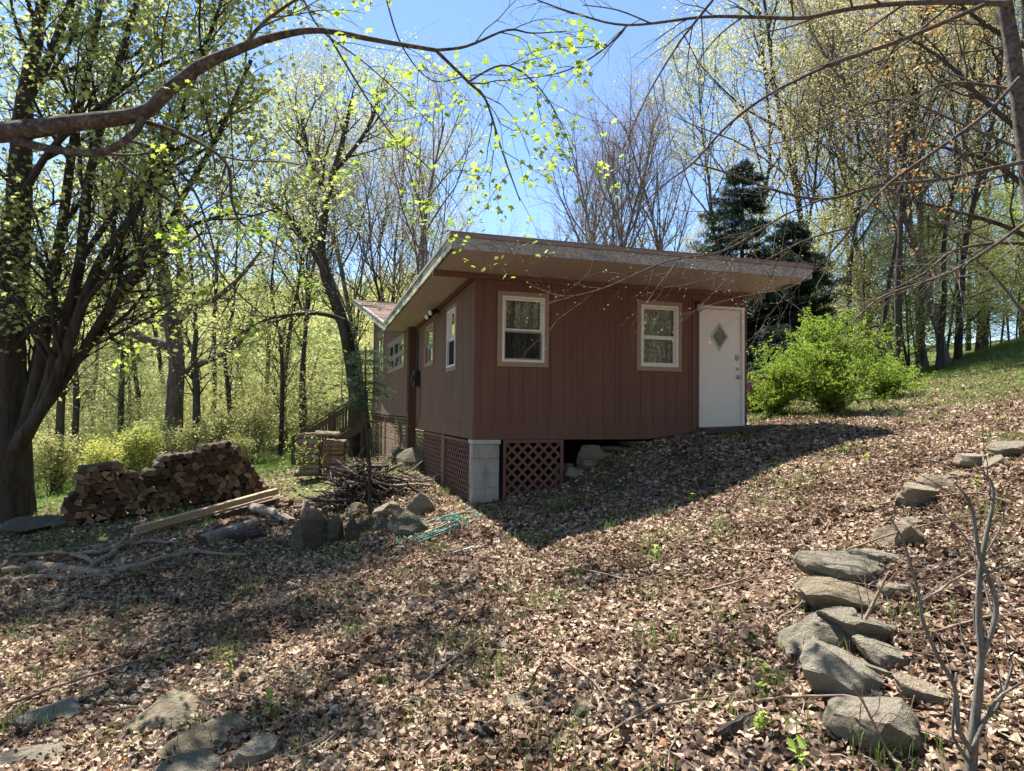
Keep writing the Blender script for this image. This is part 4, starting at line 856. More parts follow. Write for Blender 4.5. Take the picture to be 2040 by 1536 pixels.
# stairs at the far side
ST = empty('wooden_staircase', (-1.0, 12.6, gz(-1.5, 12.6)), 'dark wooden outdoor staircase with balustrade climbing to the cabin side', 'staircase'); so_ = np.array(ST.location)
Y0s, Y1s = 12.9, 13.9; top = np.array([-.9, 0, .02]); bot = np.array([-3.7, 0, -1.75]); nst = 9
tp_ = P(722, 842, 21.5); bt_ = P(583, 925, 21.2); ax_ = (bt_-tp_); ax_[2] = 0; Ls = np.linalg.norm(ax_); ax_ /= Ls; pr_ = np.array([-ax_[1], ax_[0], 0]); 
if pr_[1] < 0: pr_ = -pr_
zt, zbm = .0, gz(bt_[0], bt_[1]); t0p = np.array([tp_[0], tp_[1], 0])
def sp(s, w_, z): return t0p+ax_*s+pr_*w_+np.array([0, 0, z])-so_
slope = (zbm-zt)/Ls
for w_ in (0, 1.05):
    mb = MB(); mb.bar(sp(-.1, w_, zt-.14-.1*slope), sp(Ls, w_, zbm+.05), .05, .26); mb.build('stringer', M_rail, ST)
    mb = MB(); mb.bar(sp(-.05, w_, zt+.98), sp(Ls+.05, w_, zbm+1.0), .09, .045); mb.build('handrail', M_rail, ST)
    mb = MB(); mb.bar(sp(-.05, w_, zt+.18), sp(Ls, w_, zbm+.25), .04, .05); mb.bar(sp(-.05, w_, zt+.86), sp(Ls, w_, zbm+.88), .04, .06); mb.build('rail', M_rail, ST)
    for s_ in np.linspace(.15, Ls-.15, 20):
        mb = MB(); z_ = zt+slope*s_; mb.bar(sp(s_, w_, z_+.2), sp(s_, w_, z_+.92), .035, .035, up=(0, 1, 0)); mb.build('baluster', M_rail, ST)
    for s_ in (0, Ls*.48, Ls):
        mb = MB(); z_ = zt+slope*s_; lo = sp(s_, w_, 0); lo[2] = gz(*(lo+so_)[:2])-so_[2]-.1; mb.bar(lo, sp(s_, w_, z_+1.05), .1, .1, up=(0, 1, 0)); mb.build('post', M_rail, ST)
for k_ in range(nst):
    s_ = Ls*(k_+.5)/nst; z_ = zt+slope*s_; mb = MB(); mb.bar(sp(s_, -.02, z_+.02), sp(s_, 1.07, z_+.02), .28, .04); mb.build('tread', M_rail, ST)
mb = MB(); mb.bar(sp(-1.0, -.02, zt), sp(-1.0, 1.07, zt), 1.9, .05); mb.build('landing', M_rail, ST)
# things right of the door: a white paper, a step board, a grey lawn chair
def slabobj(name, c, L, W_, H_, rz, m_, lab, cat):
    mb = MB(); mb.box(-L/2, L/2, -W_/2, W_/2, 0, H_); o = mb.build(name, m_, label=lab, cat=cat); o.location = (c[0], c[1], gz(c[0], c[1])+.03); o.rotation_euler = (.03, -.04, rz); bv = o.modifiers.new('b', 'BEVEL'); bv.width = .006; return o
slabobj('paving_stone', (5.35, .9), .35, .25, .04, .3, m_simple('pale_stone', (.62, .6, .57), .8, .1), 'small pale flat stone on the leaves right of the door', 'stone')
slabobj('plank', (4.75, -.22), 1.9, .24, .09, -.02, M_rail, 'dark weathered plank lying on the ground before the door', 'plank')
ch_p = P(1503, 815, 15.5); ch_p[2] = gz(ch_p[0], ch_p[1]); CH = empty('lawn_chair', ch_p, 'pale grey plastic lawn chair half hidden behind the bright shrub', 'chair', rz=.6); M_pl = m_simple('grey_plastic', (.45, .47, .5), .5, .05)
mb = MB(); mb.box(-.25, .25, -.24, .24, .40, .43); mb.build('seat', M_pl, CH)
mb = MB(); mb.hexa([(-.25, .22, .43), (.25, .22, .43), (.25, .25, .43), (-.25, .25, .43), (-.22, .36, .95), (.22, .36, .95), (.22, .39, .95), (-.22, .39, .95)]); mb.build('backrest', M_pl, CH)
for sx in (-1, 1):
    for sy in (-1, 1): mb = MB(); mb.bar((sx*.22, sy*.21, .4), (sx*.27, sy*.26, 0), .04, .03, up=(0, 1, 0)); mb.build('leg', M_pl, CH)
    mb = MB(); mb.bar((sx*.27, -.26, .62), (sx*.25, .28, .64), .06, .03); mb.bar((sx*.27, -.24, .0), (sx*.27, -.24, .62), .04, .03, up=(0, 1, 0)); mb.build('armrest', M_pl, CH)
# ------------------------------------------------------------------ vegetation
STAR = []
for k_ in range(10):
    a = k_*math.pi/5+.3; r_ = (1.0 if k_ % 2 == 0 else .56)*(1 if k_ < 9 else .9); STAR.append((math.cos(a)*r_, math.sin(a)*r_, -.12*r_*r_*(k_ % 2 == 0)))
STAR = np.array(STAR); STARF = [[list(range(10))]]
TRI = np.array([[-1, 0, 0], [.2, -.6, .12], [1, .1, -.15], [.1, .55, .1]]); TRIF = [[[0, 1, 2, 3]]]
def frames(n, down=0.0):
    z = NR.normal(size=(n, 3)); z[:, 2] = np.abs(z[:, 2])+down; z /= np.linalg.norm(z, axis=1)[:, None]
    x = NR.normal(size=(n, 3)); x -= z*(x*z).sum(1)[:, None]; x /= np.linalg.norm(x, axis=1)[:, None]; return x, np.cross(z, x), z
def leaves(mb, anchors, per, spread, size, star=False, flat=.6, m=0):
    if not len(anchors): return
    A_ = np.repeat(np.asarray(anchors), per, 0); n = len(A_); A_ = A_+NR.normal(0, spread, (n, 3)); X, Y, Z = frames(n, flat)
    shape_add(mb, A_, X, Y, Z, size*NR.uniform(.6, 1.25, n), STAR if star else TRI, STARF if star else TRIF, m)
def unit(v): return v/(np.linalg.norm(v)+1e-9)
def grow(mb, lp, p, d, L, r, lv, S, rnd):
    n = S['seg'][lv]; pts = [p]; d = unit(d); wv = S['wob'][lv]; up = S['up'][lv]; ds = [d]
    for i_ in range(n):
        d = unit(d+np.array([rnd.gauss(0, wv), rnd.gauss(0, wv), rnd.gauss(0, wv)+up])); p = p+d*L/n; pts.append(p); ds.append(d)
    rad = r*(1-(1-S['tip'][lv])*np.linspace(0, 1, n+1)); k = S['k'][lv]
    if lv == 0: rad[0] *= 1.35
    mb.tube(pts, rad, k, cap=False, wob=.03 if lv == 0 else 0)
    if lv == S['max']:
        for q_ in range(1, n+1): lp.append(pts[q_])
        return
    if lv == S['max']-1: lp.append(pts[-1])
    kids = S['kids'][lv]; az_ = rnd.uniform(0, 6.28)
    for c in range(kids):
        t = S['st'][lv]+(1-S['st'][lv])*(c+rnd.random())/kids; f = t*n; i_ = min(int(f), n-1); fr_ = f-i_; q = pts[i_]*(1-fr_)+pts[i_+1]*fr_; dd = ds[i_+1]
        az_ += 2.4+rnd.gauss(0, .4); a1 = unit(np.cross(dd, (0.3, .2, 1) if abs(dd[2]) < .9 else (1, 0, 0))); b1 = np.cross(dd, a1); an = S['ang'][lv]*rnd.uniform(.75, 1.25)
        nd = dd*math.cos(an)+(a1*math.cos(az_)+b1*math.sin(az_))*math.sin(an)
        if S.get('flat'): nd = nd*np.array([1, 1, S['flat']])
        Lc = L*S['lr'][lv]*(1-S['fall'][lv]*(t-S['st'][lv]))*rnd.uniform(.75, 1.2); rc = min(rad[i_]*.62, r*S['rr'][lv]*(1-.5*t)*1.2)
        grow(mb, lp, q, nd, Lc, rc, lv+1, S, rnd)
def spec(**k):
    S = dict(seg=[10, 7, 5, 4], wob=[.07, .12, .16, .2], up=[.03, .06, .03, .0], tip=[.2, .2, .25, .4], k=[8, 5, 3, 3], kids=[14, 7, 5], st=[.3, .2, .2], ang=[.8, .8, .8], lr=[.42, .45, .45], fall=[.6, .5, .4], rr=[.38, .5, .5], max=3); S.update(k); return S
M_tr = [m_bark('dark_tree_bark', (.028, .023, .019), (.10, .082, .068), 6), m_bark('grey_tree_bark', (.09, .075, .065), (.24, .21, .18), 6), m_bark('pale_tree_bark', (.13, .11, .09), (.33, .29, .24), 6)]
M_lichen = m_bark('lichened_maple_bark', (.045, .036, .032), (.19, .155, .135), 22, (.27, .26, .22), .8)
L_yg = m_leaf('yellow_green_foliage', [(0, (.17, .19, .06)), (.45, (.37, .37, .13)), (1, (.64, .60, .28))], .5)
L_green = m_leaf('spring_green_foliage', [(0, (.15, .20, .06)), (.5, (.36, .42, .12)), (1, (.62, .64, .24))], .5)
L_maple = m_leaf('maple_foliage', [(0, (.11, .15, .05)), (.45, (.32, .37, .12)), (1, (.72, .70, .26))], .55, .9)
L_tan = m_leaf('tan_budding_foliage', [(0, (.26, .21, .10)), (.5, (.52, .46, .22)), (1, (.70, .62, .32))], .45)
L_rust = m_leaf('rusty_buds', [(0, (.20, .12, .07)), (.6, (.34, .22, .13)), (1, (.45, .36, .16))], .4)
L_bright = m_leaf('bright_shrub_foliage', [(0, (.05, .11, .012)), (.45, (.21, .33, .03)), (1, (.46, .55, .07))], .5, 1.5)
L_fors = m_leaf('yellow_flowering_foliage', [(0, (.17, .22, .05)), (.5, (.40, .43, .11)), (.8, (.60, .56, .13)), (1, (.72, .52, .08))], .45, .5)
L_spr = m_leaf('dark_spruce_needles', [(0, (.008, .018, .012)), (.6, (.02, .04, .022)), (1, (.05, .085, .04))], .15, .8)
L_hem = m_leaf('hemlock_needles', [(0, (.02, .05, .02)), (.6, (.06, .12, .05)), (1, (.13, .20, .09))], .3, 2)
def tree_lib(seed, S, H, r, bark, leafm, per, spread, size, star=False, lean=0, multi=1, sub=1.0):
    rnd = random.Random(seed); mb = MB(); lp = []
    for q_ in range(multi):
        d = np.array([rnd.gauss(0, .02)+lean+(rnd.uniform(-.22, .22) if multi > 1 else 0), rnd.gauss(0, .02)+(rnd.uniform(-.22, .22) if multi > 1 else 0), 1.0])
        grow(mb, lp, np.array([rnd.uniform(-.15, .15) if multi > 1 else 0, rnd.uniform(-.15, .15) if multi > 1 else 0, -.3]), d, H*rnd.uniform(.8, 1) if multi > 1 else H, r, 0, S, rnd)
    wm = mb.mesh('trunk', bark, smooth=True); lm = None
    if leafm:
        lb = MB(); lp = np.array(lp); 
        if sub < 1: lp = lp[NR.uniform(0, 1, len(lp)) < sub]
        leaves(lb, lp, per, spread, size, star); lm = lb.mesh('crown', leafm)
    return wm, lm
S_tall = spec(kids=[15, 7, 5], st=[.35, .2, .15], ang=[.65, .75, .8], lr=[.36, .45, .45], up=[.02, .12, .06, 0])
S_bare = spec(kids=[16, 8, 6], st=[.25, .15, .15], ang=[.55, .6, .7], lr=[.45, .5, .5], up=[.02, .16, .08, .02])
S_und = spec(kids=[14, 6, 4], st=[.15, .2, .1], ang=[1.15, .9, .8], lr=[.4, .45, .5], up=[.03, .02, .0, 0], flat=.6, seg=[9, 5, 4, 3])
S_thick = spec(kids=[16, 8, 5], st=[.12, .15, .15], ang=[.75, .8, .8], lr=[.42, .45, .45])
LIB = {}
for i_ in range(3): LIB['yg', i_] = tree_lib(100+i_, S_tall, 19, .15, M_tr[0], L_yg, 5, .24, .064, sub=.62)
for i_ in range(3): LIB['bare', i_] = tree_lib(120+i_, S_bare, 15, .16, M_tr[1], L_rust, 2, .12, .028)
for i_ in range(3): LIB['tan', i_] = tree_lib(140+i_, S_tall, 16, .11, M_tr[0], L_tan, 4, .22, .052)
for i_ in range(4): LIB['und', i_] = tree_lib(160+i_, S_und, 6.5, .05, M_tr[0], [L_yg, L_green][i_ % 2], 4, .13, .04)
for i_ in range(3): LIB['green', i_] = tree_lib(180+i_, S_thick, 12, .15, M_tr[0], [L_green, L_yg, L_green][i_], 5, .22, .06, sub=.8)
for i_ in range(2): LIB['shrub', i_] = tree_lib(200+i_, spec(kids=[7, 5, 3], st=[.15, .1, .1], ang=[.6, .7, .8], seg=[6, 4, 3, 2], lr=[.6, .5, .5], up=[.05, .05, 0, 0], k=[4, 3, 3, 3]), 1.9, .018, M_tr[0], [L_fors, L_yg][i_], 2, .10, .046, multi=9, sub=.7)
def tree(kind, i_, x, y, s=1, rz=None, label='', group=None, lean=(0, 0), nm=None, cat='tree', sz=None, leafm=None):
    wm, lm = LIB[kind, i_]; nm = nm or {'yg': 'tall_leafy_tree', 'bare': 'bare_tree', 'tan': 'budding_tree', 'und': 'understory_tree', 'green': 'leafy_tree', 'shrub': 'shrub'}[kind]
    r = empty(nm, (x, y, gz(x, y)), label, cat, group); r.rotation_euler = (lean[0], lean[1], R_.uniform(0, 6.28) if rz is None else rz); r.scale = (s, s, sz or s)
    t = bpy.data.objects.new('trunk' if kind != 'shrub' else 'stems', wm); COL.objects.link(t); t.parent = r
    if lm is not None: c = bpy.data.objects.new('crown' if kind != 'shrub' else 'foliage', lm); COL.objects.link(c); c.parent = r
    return r
def tp(px, d):  # ground point below a column of the view at a given distance
    p = P(px, 815, d); return p[0], p[1]
def NEAR(px, tab):
    for lim, s_ in tab:
        if px < lim: return s_
# --- right-hand woods
def put(kind, i_, px, d, s, label, group, **k): x, y = tp(px, d); return tree(kind, i_, x, y, s, label=label, group=group, **k)
GR = 'slender trees of the wood on the right'
for q_ in [('yg', 0, 1520, 31, 1.0, 'tall yellow-green tree behind the right end of the cabin roof'), ('yg', 1, 1640, 29, 1.05, 'tallest yellow-green tree right of the dark spruce'), ('yg', 2, 1745, 33, 1.1, 'pale yellow-green tree behind the bright shrub'),
           ('tan', 0, 1695, 21, .85, 'dark-trunked tan-budded tree just right of the spruce'), ('tan', 1, 1757, 19, .7, 'thin dark straight tree behind the right side of the bright shrub'), ('tan', 2, 1803, 18, .9, 'dark tree with the thickest trunk on the grassy crest at right'),
           ('bare', 0, 1845, 23, .8, 'thin bare tree left of the trio on the right crest'), ('tan', 0, 1872, 20, .8, 'left stem of the close trio of dark trees on the right crest'), ('bare', 1, 1888, 20.5, .85, 'middle stem of the close trio on the right crest'), ('tan', 1, 1908, 21, .9, 'right stem of the close trio on the right crest'),
           ('yg', 0, 1960, 30, .9, 'yellow-green tree behind the trio on the right crest'), ('yg', 1, 2060, 33, 1, 'yellow-green tree cut by the right edge'), ('tan', 1, 2110, 26, 1, 'tan-budded tree just beyond the right edge'),
           ('yg', 2, 1440, 40, 1.15, 'tall pale tree far behind the cabin roof left of the spruce'), ('yg', 1, 1580, 42, 1.15, 'tall pale tree far behind the spruce'), ('yg', 0, 1690, 46, 1.15, 'distant tall pale tree between the dark trunks'), 
           ('tan', 1, 1930, 34, 1.05, 'tan tree behind the trio on the right crest'), ('green', 1, 1720, 30, .8, 'rounded green tree low behind the dark trunks on the right'), ('green', 0, 1830, 33, .85, 'rounded green tree behind the right crest trio'), ('green', 2, 1950, 31, .8, 'green tree near the right edge behind the trunks'), ('green', 1, 2040, 34, .9, 'green tree filling the right edge above the crest'), ('tan', 0, 1640, 26, .9, 'tan-budded tree in front of the tallest yellow-green tree'), ('tan', 1, 1560, 25, .85, 'tan-budded tree between the spruces')]:
    put(*q_, GR)
GB = 'bare trees behind the cabin'
for q_ in [('bare', 0, 1186, 30, .95, 'bare twiggy tree behind the cabin roof, left of the pair'), ('bare', 1, 1285, 28, .95, 'bare twiggy tree with a strong dark trunk above the middle of the roof'), ('bare', 2, 1225, 33, 1.0, 'lighter bare tree between the two dark ones above the roof'), ('bare', 0, 1120, 36, .9, 'faint bare tree above the front left corner of the roof'), ('bare', 1, 1350, 34, .95, 'bare tree leaning right above the roof'), ('bare', 2, 1040, 45, .8, 'low distant bare tree left of the roof peak'),
           ('green', 0, 1250, 48, .75, 'low light green tree behind the roof, middle'), ('green', 2, 1330, 40, .6, 'low bright green tree behind the roof near the spruce'), ('green', 1, 1150, 50, .75, 'low light green tree behind the roof, left'), ('green', 0, 1050, 46, .8, 'round green tree just above the roof corner'), ('green', 2, 960, 40, .75, 'green tree behind the roof corner'), ('green', 1, 890, 38, .85, 'green tree above the far roof wing'), ('green', 1, 1400, 44, .8, 'low green tree left of the spruce')]:
    put(*q_, GB if q_[0] == 'bare' else 'low green trees behind the cabin')
# understory on the right
GU = 'young understory trees on the right crest'
for i_ in range(44):
    px = 1500+i_*15+R_.uniform(-12, 12); d = R_.uniform(21, 36); put('und', i_ % 4, px, d, R_.uniform(.7, 1.15), 'young light green understory tree '+NEAR(px, [(1640, 'behind the spruces'), (1730, 'left of the two straight dark trunks'), (1800, 'between the two straight dark trunks'), (1865, 'left of the right crest trio'), (1930, 'behind the right crest trio'), (2050, 'near the right edge'), (9999, 'past the right edge')])+(', front rank' if d < 28 else ', rear rank'), GU)
# behind these a band of distant woods on both sides: leaves nobody could count
def wood_mass(name, label, n, xs_, ys_, hmax, m_, size, seed, hmin=.3):
    rg = np.random.default_rng(seed); x = rg.uniform(*xs_, n); y = rg.uniform(*ys_, n)
    h_ = hmax*(.55+.45*np.sin(x*.23+np.sin(y*.19)*2)*np.cos(y*.21+x*.05))*rg.uniform(.6, 1, n)**.5
    z = gz(x, y)+hmin+rg.uniform(0, 1, n)**.8*np.maximum(h_, .8); cl = np.sin(x*1.1+y*.5)*np.sin(z*1.3+x*.7)*np.sin(y*.9); k_ = (rg.uniform(-1, 1, n) < cl+.35) & ~((x > -1.5) & (x < 7) & (y < 24)); pos = np.c_[x, y, z][k_]
    n = len(pos); X, Y, Z = frames(n, .5); mb = MB(); shape_add(mb, pos, X, Y, Z, size*rg.uniform(.6, 1.3, n), TRI, TRIF); return mb.build(name, m_, kind='stuff', label=label)
wood_mass('far_woods', 'hazy yellow-green wooded hillside beyond the valley', 230000, (-190, 90), (85, 270), 10, L_yg, .42, 1)
wood_mass('far_woods', 'band of light green woods in the valley behind the cabin', 130000, (-75, 70), (48, 86), 6.5, L_green, .17, 2)
wood_mass('woodland_brush', 'dense olive green brush under the trees left of the cabin', 330000, (-44, 2), (22, 50), 6.5, L_yg, .08, 3)
wood_mass('woodland_brush', 'dense light green brush in the wood behind the right crest', 190000, (5, 45), (19, 50), 6.5, L_green, .06, 4)
# --- left woods
GL = 'trees of the wood left of the cabin'
for i_, q_ in enumerate([('green', 0, 470, 40, .85), ('green', 1, 260, 40, .9), ('green', 2, 560, 36, .85), ('yg', 0, 600, 34, .75), ('yg', 1, 420, 42, .9), ('yg', 2, 180, 38, .95), ('yg', 0, 760, 36, .8), ('tan', 1, 800, 30, .85), ('bare', 0, 820, 26, .85), ('bare', 1, 740, 30, .95), ('green', 0, 20, 40, 1), ('yg', 1, 860, 44, .85), ('bare', 1, 930, 42, .8)]):
    put(*q_, ['leafy green', 'slender', 'twiggy'][i_ % 3]+' tree of the wood seen '+['between the big maple and the burly tree', 'left of the burly tree', 'right of the burly tree', 'above the staircase', 'above the meadow shrubs'][i_ % 5]+(', farther back' if i_ > 9 else ', nearer'), GL)
for i_ in range(14):
    px = -20+i_*58+R_.uniform(-15, 15); d = R_.uniform(28, 42); put('und', (i_*3) % 4, px, d, R_.uniform(.6, 1.15), 'young olive green understory tree '+NEAR(px, [(60, 'behind the big maple'), (200, 'right of the big maple'), (320, 'left of the burly tree'), (400, 'behind the burly tree'), (520, 'right of the burly tree'), (640, 'behind the staircase'), (760, 'behind the leaning tree'), (9999, 'behind the far end of the cabin')])+(', front rank' if d < 34 else ', rear rank'), 'young understory trees left of the cabin')
for i_ in range(20):
    px = 50+i_*23.5+R_.uniform(-12, 12); d = 18.5+R_.uniform(0, 7)+.006*px; put('shrub', 0 if 4 <= i_ <= 13 and i_ % 3 else 1, px, d, R_.uniform(.55, 1.25), ('yellow-flowering' if 4 <= i_ <= 13 and i_ % 3 else 'light green')+' meadow shrub behind the long firewood stack, '+('towards the big maple' if i_ < 7 else 'at its middle' if i_ < 14 else 'towards the stairs'), 'meadow shrubs behind the firewood')
for i_, (px, d, s) in enumerate(((430, 33, .95), (570, 36, .95), (290, 33, .9), (610, 34, .95), (780, 38, .9), (340, 40, 1.1), (520, 44, 1.15), (200, 42, 1.1))):
    put('yg', i_ % 3, px, d, s, 'tall thin yellow-green tree '+NEAR(px, [(250, 'behind the right side of the big maple'), (330, 'just left of the burly tree'), (400, 'just right of the burly tree'), (470, 'above the right end of the long firewood stack'), (540, 'left of the staircase'), (600, 'above the foot of the staircase'), (650, 'above the tall firewood stack'), (720, 'behind the leaning tree'), (999, 'beside the far roof wing')])+(', nearer' if d < 36 else ', farther'), 'tall trees rising over the left wood')
wood_mass('woods_behind', 'wood behind the viewpoint, mirrored in the cabin windows', 50000, (-12, 34), (-50, -24), 13, L_green, .30, 9)
# woods behind the viewpoint, seen only as reflections in the windows
for i_ in range(26):
    x, y = -24+i_*2.2+R_.uniform(-1, 1), -22-abs(R_.gauss(0, 5)); tree(['green', 'green', 'yg'][i_ % 3], i_ % 3, x, y, R_.uniform(1.0, 1.5), label='tree of the wood behind the viewpoint, mirrored in the cabin windows', group='trees behind the viewpoint')
# slender dark trunks on the left
def path_tree(name, label, pts, rad, kids, S, leafm, per, spread, size, star=False, bark=None, k=10, seed=0, cat='tree', lv=1, Lk=2.0, group=None, crown='crown', jit=0, extra=(), wob=.04, t0=.2, base=None, sub=1.0, upb=.3):
    """trunk and limbs laid out as explicit world paths, with grown side branches"""
    rnd = random.Random(seed); mb = MB(); lp = []
    root = np.array(base if base is not None else pts[0][0], float)
    for q_, (path, rr) in enumerate(zip(pts, rad)):
        path = np.array(path); m_ = len(path); t = np.arange(m_); tt = np.linspace(0, m_-1, (m_-1)*5+1); Q = np.zeros((len(tt), 3))
        for i_, u in enumerate(tt):  # Catmull-Rom
            k0 = min(int(u), m_-2); f = u-k0; p0, p1, p2, p3 = path[max(k0-1, 0)], path[k0], path[k0+1], path[min(k0+2, m_-1)]
            Q[i_] = .5*((2*p1)+(-p0+p2)*f+(2*p0-5*p1+4*p2-p3)*f*f+(-p0+3*p1-3*p2+p3)*f**3)
        rd = np.interp(tt/(m_-1), np.linspace(0, 1, len(rr)), rr); mb.tube(Q-root, rd, k, cap=True, wob=wob)
        nk = kids[q_] if isinstance(kids, (list, tuple)) else kids
        for c in range(nk):
            t_ = t0+(1-t0)*(c+rnd.random())/nk; i_ = min(int(t_*(len(Q)-1)), len(Q)-2); dd = unit(Q[i_+1]-Q[i_]); a1 = unit(np.cross(dd, (0, .3, 1))); b1 = np.cross(dd, a1); az_ = rnd.uniform(0, 6.28); an = rnd.uniform(.5, 1.1)
            nd = dd*math.cos(an)+(a1*math.cos(az_)+b1*math.sin(az_))*math.sin(an)+np.array([0, 0, upb]); grow(mb, lp, Q[i_]-root, nd, Lk*(1-.45*t_)*rnd.uniform(.6, 1.2), min(rd[i_]*.6, .035*Lk/2), lv, S, rnd)
    r = empty(name, root, label, cat, group); w_ = mb.build('trunk', bark or M_tr[0], r, smooth=True)
    if leafm is not None:
        lb = MB(); lp = np.array(lp)
        if sub < 1: lp = lp[np.random.default_rng(seed).uniform(0, 1, len(lp)) < sub]
        leaves(lb, lp, per, spread, size, star); lb.build(crown, leafm, r)
    return r, np.array(lp)+root
def W(seq, d):  # view column/row and distance -> points in the scene
    return [P(q_[0], q_[1], q_[2] if len(q_) > 2 else d) for q_ in seq]
def grd(px, d): x, y = tp(px, d); return np.array([x, y, gz(x, y)-.2])
# burly tree in the wood
path_tree('burly_tree', 'burly old tree with thick gnarled low limbs in the wood left of the cabin', [
  [grd(345, 25)]+W([(348, 800), (352, 720), (345, 660), (332, 600), (322, 530), (318, 480)], 25), W([(340, 690), (290, 675), (240, 645), (218, 610), (208, 570)], 25), W([(345, 650), (300, 640), (262, 640)], 24.5),
  W([(350, 640), (385, 610), (420, 600), (470, 560, 24), (520, 500, 23.5)], 25), W([(345, 600), (360, 540), (350, 470), (365, 380)], 25.2), W([(365, 740), (420, 715), (470, 690), (505, 640)], 24.6), W([(322, 540), (300, 470), (310, 380), (295, 300)], 25)],
  [[.36, .32, .27, .31, .28, .24, .18], [.2, .18, .15, .1], [.16, .12, .06], [.2, .15, .09, .04], [.16, .12, .06], [.14, .1, .05], [.2, .12, .05]], [8, 7, 4, 9, 9, 7, 9], S_thick, L_tan, 4, .13, .035, bark=m_bark('burly_bark', (.05, .038, .03), (.19, .15, .12), 6), seed=3, lv=2, Lk=2.6, sub=.6)
path_tree('leaning_tree', 'dark tree leaning left beside the far wall of the cabin, above the staircase', [
  [grd(708, 25)]+W([(708, 800), (700, 730), (688, 660), (668, 600), (648, 545), (640, 480), (655, 380), (680, 290), (700, 200)], 24.5), W([(690, 640), (640, 625), (580, 628), (520, 640), (450, 685)], 21), W([(650, 550), (610, 480), (560, 420), (500, 380)], 20.5), W([(655, 400), (620, 320), (600, 230)], 21), W([(668, 340), (730, 260), (760, 170)], 21)],
  [[.26, .24, .21, .18, .12, .07], [.08, .06, .03], [.1, .07, .03], [.09, .04], [.08, .03]], [20, 6, 10, 10, 10], S_thick, L_maple, 7, .17, .045, seed=5, lv=2, Lk=2.6)
for i_, (px, d, yt, r_) in enumerate([(118, 22, 690, .12), (150, 26, 620, .11), (392, 23, 640, .12), (245, 30, 560, .12), (460, 30, 600, .1), (560, 30, 560, .09), (30, 24, 500, .14)]):
    path_tree('woodland_trunk', ['thin dark trunk just right of the big maple', 'second thin trunk right of the big maple', 'straight dark trunk just right of the burly tree', 'thin trunk left of the burly tree', 'thin trunk above the middle of the meadow shrubs', 'thin trunk left of the staircase', 'dark trunk behind the big maple'][i_],
      [[grd(px, d)]+W([(px+R_.uniform(-5, 5), 800), (px+R_.uniform(-12, 8), (800+yt)/2), (px+R_.uniform(-20, 15), yt), (px+R_.uniform(-30, 30), yt-200)], d)], [[r_*1.2, r_, r_*.7, r_*.2]], 14, S_und, [L_yg, L_tan][i_ % 2], 4, .13, .04, seed=20+i_, lv=2, Lk=2.2, group='thin dark trunks of the left wood')
# big maple at the left edge
S_mp = spec(seg=[8, 6, 5, 4], kids=[8, 6, 4], wob=[.08, .12, .15, .2], up=[.05, .05, .0, -.02], lr=[.5, .5, .5], k=[7, 5, 4, 3], ang=[.7, .75, .8])
B0 = P(22, 1040, 13); B0[2] = gz(B0[0], B0[1])-.15
mp, lpm = path_tree('maple_tree', 'big multi-stemmed maple with dark furrowed trunk at the left edge', [
  [B0]+W([(24, 960), (22, 860), (18, 700), (28, 520), (38, 380), (48, 220), (75, 60), (110, -120)], 13), W([(30, 900), (62, 800), (95, 640), (128, 420), (150, 260), (185, 90), (215, -60)], 12.7),
  W([(35, 900), (85, 800), (120, 680), (158, 530), (172, 390), (205, 240), (262, 40), (300, -80)], 12.4), W([(40, 880), (98, 790), (145, 660), (200, 520), (265, 430), (325, 330), (370, 200)], 12.2),
  W([(40, 870), (105, 790), (155, 715), (225, 600), (300, 505, 11.8), (380, 450, 12), (460, 425, 11.9)], 12.4), W([(45, 860), (110, 770), (190, 670), (240, 590), (300, 520), (360, 400), (440, 260), (500, 120)], 12.9),
  W([(20, 820), (0, 700), (-30, 520), (-60, 300), (-80, 60)], 13.2), W([(48, 210), (100, 110), (150, -20), (200, -140)], 13), W([(40, 400), (100, 300), (190, 220), (300, 140), (420, 90)], 12.4), W([(160, 520), (230, 420), (280, 370), (350, 330), (420, 290)], 12.2),
  W([(110, -120), (240, -260), (380, -380)], 12.5), W([(300, -80), (350, -130), (390, -170)], 12.3), W([(150, -20), (200, -200), (240, -420)], 13.5), W([(370, 200), (410, 90), (450, -20)], 12.6)],
  [[0.459, 0.370, 0.340, 0.281, 0.252, 0.222, 0.163, 0.111, 0.074], [0.118, 0.111, 0.089, 0.059, 0.037], [0.126, 0.111, 0.089, 0.067, 0.037], [0.111, 0.096, 0.067, 0.037], [0.104, 0.089, 0.067, 0.037, 0.022], [0.111, 0.089, 0.059, 0.037], [0.133, 0.111, 0.074, 0.044], [0.104, 0.074, 0.044], [0.074, 0.044, 0.022], [0.059, 0.037, 0.015], [0.089, 0.067, 0.037, 0.022], [0.081, 0.059, 0.037, 0.022], [0.096, 0.059, 0.030], [0.059, 0.037, 0.022]],
  [14, 9, 10, 10, 11, 11, 7, 8, 11, 12, 7, 9, 8, 7], S_mp, L_maple, 3, .17, .054, star=True, bark=m_bark('furrowed_maple_bark', (.022, .018, .015), (.085, .07, .058), 9), k=12, seed=8, lv=1, Lk=3.3, sub=.62)
